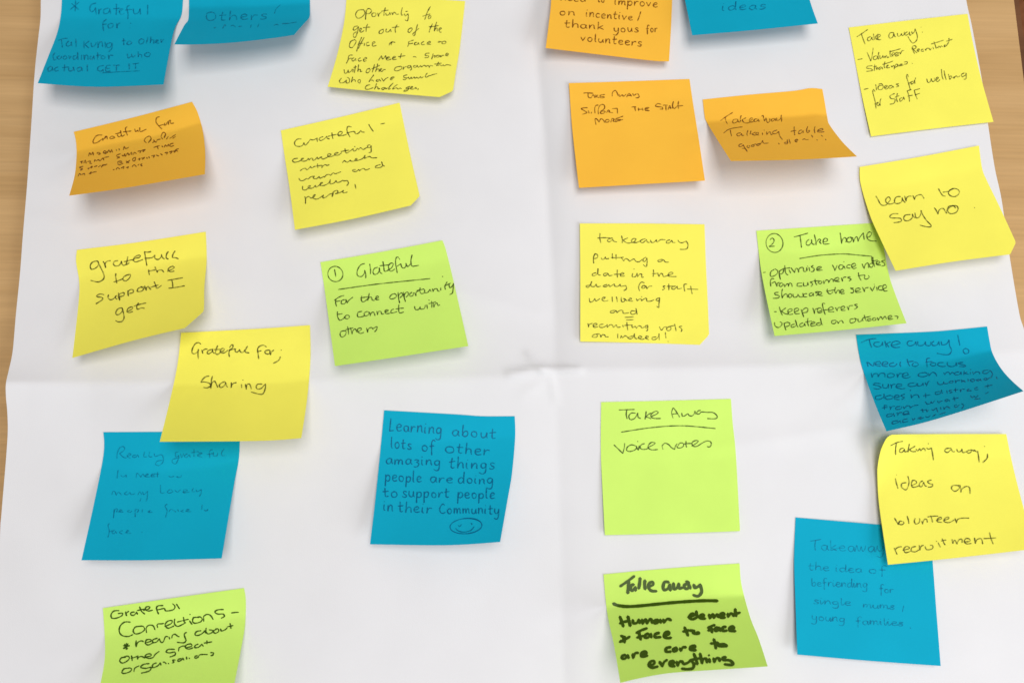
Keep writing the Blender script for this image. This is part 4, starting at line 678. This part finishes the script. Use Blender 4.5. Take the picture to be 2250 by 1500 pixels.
# ---- second row
make_note('orange', 'orange curled note on the left below the starred blue note, in small dense capitals',
    [(162,290),(290,259),(422,224)], [(422,224),(434,247),(445,285),(450,322),(451,350),(450,383)], [(152,430),(274,413),(450,383)], [(162,290),(166,306),(168,325),(168,346),(164,386),(152,430)],
    34, 30, [],
    slant=0.25, pen=3.0, v0=0.3, p=1.3, capk=1.0, trace='ppl caps')
make_note('yellow', 'yellow note in joined writing, reading Grateful - connecting with such warm and lovely people',
    [(617,287),(745,258),(878,226)], [(878,226),(893,300),(907,365),(926,446)], [(648,505),(780,480),(926,446)], [(617,287),(625,342),(637,420),(648,505)],
    14, 11, [], slant=-0.05, cursive=True, pen=3.0, cut=(0.915,0.93),
    raw=[curve((836,273),(846,271)), curve((780,405),(782,415))], trace='conn')
make_note('orange', 'orange square note right of the vertical fold, reading TAKE AWAY SUPPORT THE STAFF MORE',
    [(1250,183),(1380,179),(1515,174)], [(1515,174),(1524,235),(1536,310),(1549,397)], [(1272,413),(1410,405),(1549,397)], [(1250,183),(1256,270),(1264,345),(1272,413)],
    8, 12, [],
    slant=0.05, pen=2.9, trace='supp')
make_note('orange', 'orange strongly curled note with a slanting bottom, reading Takeaway Talking table good idea',
    [(1544,219),(1640,209),(1744,200),(1780,194),(1807,196)], [(1807,196),(1812,224),(1818,259),(1823,275),(1851,312),(1883,344)], [(1606,354),(1752,351),(1883,344)], [(1544,219),(1548,254),(1552,267),(1576,307),(1606,354)],
    37, 34, [],
    slant=0.03, cursive=True, pen=2.6, v0=0.33, p=1.1, raw=[curve((1795,307),(1796,309)), curve((1814,306),(1815,308)), curve((1783,297),(1786,302)), curve((1804,297),(1808,300))], trace='talk')

# ---- third row: the lime one goes under the yellow one
make_note('green', 'lime note tucked under a yellow one, headed with a circled 2 and Take home',
    [(1662,507),(1800,498),(1933,489)], [(1933,489),(1942,545),(1954,606),(1969,651),(1992,710)], [(1702,738),(1850,725),(1992,710)], [(1662,507),(1671,585),(1683,650),(1702,738)],
    16, 18, [],
    slant=0.05, cursive=True, pen=3.0,
    extra=[('circled_number', [ellipse(1702,534,18,21), curve((1692,527),(1697,523),(1701,527),(1699,534),(1690,542)), curve((1690,542),(1702,541))], 2.8),
           ('underline', [curve((1757,568),(1802,561),(1852,558),(1892,561),(1915,563)), curve((1915,563),(1918,580))], 3.0)], trace='home homeb')
make_note('yellow', 'yellow note overhanging the right sheet edge with a clipped corner, reading Learn to say no',
    [(1889,367),(2020,345),(2151,320)], [(2151,320),(2158,370),(2168,396),(2198,458),(2243,556)], [(1968,595),(2100,574),(2243,556)], [(1889,367),(1891,404),(1912,474),(1936,528),(1968,595)],
    12, 11, [], slant=-0.12, pen=3.1, cut=(0.915,0.90), base=0.0009, trace='learn')
make_note('yellow', 'yellow wavy note on the left, clipped corner, reading gratefull to the support I get',
    [(169,549),(305,532),(452,509)], [(452,509),(454,570),(449,630),(448,678),(443,712)], [(159,786),(300,746),(443,712)], [(169,549),(167,575),(174,620),(172,670),(159,786)],
    16, 27, [], slant=-0.03, pen=3.4, cut=(0.87,0.86), v0=0.25, trace='gratefull')
make_note('yellow', 'yellow note in two overlapping neighbours on the left, reading Grateful for; Sharing',
    [(398,731),(514,725),(600,720),(681,714)], [(681,714),(682,787),(675,874),(662,962)], [(351,970),(514,969),(600,967),(662,962)], [(398,731),(389,806),(371,889),(351,970)],
    27, 25, [], slant=0.05, cursive=True, pen=3.4, base=0.0009, v0=0.3,
    raw=None, trace='sharing')
make_note('green', 'lime note left of the fold with a circled 1 and underlined Grateful',
    [(704,576),(840,553),(972,528)], [(972,528),(980,550),(998,624),(1029,760)], [(736,804),(880,783),(1029,760)], [(704,576),(713,635),(724,715),(736,804)],
    19, 19, [],
    slant=0.03, cursive=True, pen=3.1,
    raw=[curve((972,607),(973,608))],
    extra=[('circled_number', [ellipse(737,602,16,17), curve((735,592),(738,608))], 3.0), ('underline', [curve((743,636),(830,624),(945,612))], 3.2)], trace='ggrat')
make_note('yellow', 'flat bright yellow note reading takeaway putting a date in the diary for staff',
    [(1274,491),(1410,491),(1548,493)], [(1548,493),(1551,580),(1555,660),(1559,758)], [(1275,750),(1410,753),(1559,758)], [(1274,491),(1275,600),(1275,680),(1275,750)],
    3, 1.5, [], cursive=True, pen=2.8, cut=(0.925,0.915),
    raw=None, extra=[('underline', [curve((1373,697),(1393,696)), curve((1376,703),(1392,702))], 2.6)], trace='take')

# ---- lower half
make_note('blue', 'blue note curling up at the right, crowded with text under Take away!',
    [(1881,735),(1960,732),(2051,728),(2110,723),(2169,717)], [(2169,717),(2175,752),(2181,776),(2198,807),(2220,833),(2249,859)], [(1948,947),(2030,928),(2120,901),(2249,859)], [(1881,735),(1886,769),(1895,809),(1921,882),(1948,947)],
    31, 40, [], slant=-0.05, pen=3.0, v0=0.2, p=1.5, ink='blue',
    raw=None, trace='focus')
make_note('blue', 'blue note at the lower left partly under the yellow Sharing note, in faint joined writing',
    [(227,949),(380,948),(527,946)], [(527,946),(525,1005),(514,1065),(487,1226)], [(179,1230),(330,1230),(487,1226)], [(227,949),(229,979),(224,1020),(203,1122),(179,1230)],
    13, 19, [], slant=0.12, cursive=True, pen=2.7, ink='bluefaint', raw=None, trace='really')
make_note('blue', 'blue note in the lower middle with a drawn smiley under Learning about lots of other',
    [(844,901),(1003,910),(1060,914),(1131,914)], [(1131,914),(1132,960),(1125,1039),(1116,1093),(1099,1190)], [(813,1195),(982,1197),(1099,1190)], [(844,901),(836,986),(824,1103),(813,1195)],
    9, 22, [('Learning',855,945,971,953,13.5), ('about',993,956,1089,963,12), ('lots',858,984,904,986,12.5), ('of',926,990,956,990,12), ('Other',977,993,1074,1000,12,{'k':.68}), ('amazing',848,1019,968,1022,12), ('things',987,1027,1087,1031,13),
    ('people',846,1056,926,1059,12.5), ('are',944,1058,995,1061,11.5), ('doing',1006,1061,1084,1063,11.5), ('to',841,1091,874,1091,11.5), ('support',884,1092,987,1092,12), ('people',1005,1094,1087,1095,12),
    ('in',842,1121,863,1122,12), ('their',874,1124,948,1127,12), ('Community',965,1127,1097,1129,12,{'k':.85})], pen=3.3, v0=0.12,
    extra=[('smiley_face', [ellipse(1024,1155,34,17,-0.1,turn=1.15), curve((1007,1153),(1010,1156),(1014,1151)), curve((1035,1149),(1037,1150),(1036,1152)), curve((1001,1160),(1008,1166),(1022,1168),(1035,1164),(1042,1156))], 3.2)])
make_note('green', 'flat lime note below the centre fold reading Take Away and Voicenotes with an underline',
    [(1321,883),(1460,880),(1606,876)], [(1606,876),(1610,930),(1617,1000),(1626,1166)], [(1329,1175),(1480,1171),(1626,1166)], [(1321,883),(1320,985),(1324,1080),(1329,1175)],
    2, 3.5, [], cursive=True, pen=3.2,
    extra=[('underline', [curve((1365,949),(1432,939),(1498,935),(1572,941))], 3.2)], trace='voice')
make_note('blue', 'blue note at the lower right partly under a yellow note, reading Takeaway the idea of',
    [(1748,1136),(1900,1149),(2042,1160)], [(2042,1160),(2049,1230),(2057,1335),(2067,1462)], [(1752,1437),(1900,1450),(2067,1462)], [(1748,1136),(1745,1230),(1748,1330),(1752,1437)],
    5, 6, [('Takeaway',1781,1208,1943,1212,12), ('the',1776,1251,1822,1253,9.5), ('idea',1836,1255,1894,1258,9), ('of',1909,1259,1949,1260,8.5), ('befriending',1783,1287,1907,1290,9), ('for',1933,1301,1963,1302,8.5),
    ('single',1787,1326,1870,1329,8.5), ('mums',1896,1334,1966,1338,8), ('young',1783,1361,1857,1366,9), ('families',1881,1371,1985,1374,8.5)], slant=-0.05, cursive=True, pen=2.6, ink='bluefaint',
    raw=[curve((1986,1330),(1983,1343)), curve((2000,1378),(2001,1380))])
make_note('yellow', 'yellow note with rolled upper left corner, reading Taking away, ideas on volunteer recruitment',
    [(1943,971),(1948,962),(1955,957),(1970,954),(2090,953),(2211,953)], [(2211,953),(2226,1025),(2250,1119),(2274,1205)], [(1951,1240),(2100,1225),(2274,1205)], [(1943,971),(1935,990),(1929,1021),(1928,1047),(1932,1111),(1951,1240)],
    6, 13, [],
    cursive=True, pen=3.3, htl=11, base=0.0016, slant=-0.05, raw=None, trace='taking')
make_note('green', 'lime note cut off at the bottom left, reading Grateful Connections - hearing about other',
    [(226,1335),(380,1313),(536,1291)], [(536,1291),(540,1318),(538,1374),(527,1438),(515,1500),(498,1585)], [(200,1600),(350,1594),(498,1585)], [(226,1335),(230,1398),(230,1446),(221,1500),(200,1600)],
    26, 32, [], slant=0.12, pen=3.9, ink='greenwide', v0=0.2, cursive=False,
    raw=None, trace='conns')
make_note('green', 'lime note at the bottom in thick black marker, reading Take away Human element',
    [(1326,1261),(1420,1252),(1534,1243),(1625,1237)], [(1625,1237),(1628,1276),(1636,1312),(1650,1360),(1667,1402),(1687,1463)], [(1363,1499),(1420,1486),(1478,1477),(1580,1470),(1687,1463)], [(1326,1261),(1331,1320),(1337,1362),(1349,1416),(1363,1499)],
    36, 36, [], pen=6.8, ink='marker', v0=0.3, p=1.1, slant=0.0,
    raw=None,
    extra=[('underline', [curve((1347,1325),(1362,1330),(1394,1331),(1478,1323),(1540,1319),(1577,1319))], 7.6)], trace='human')
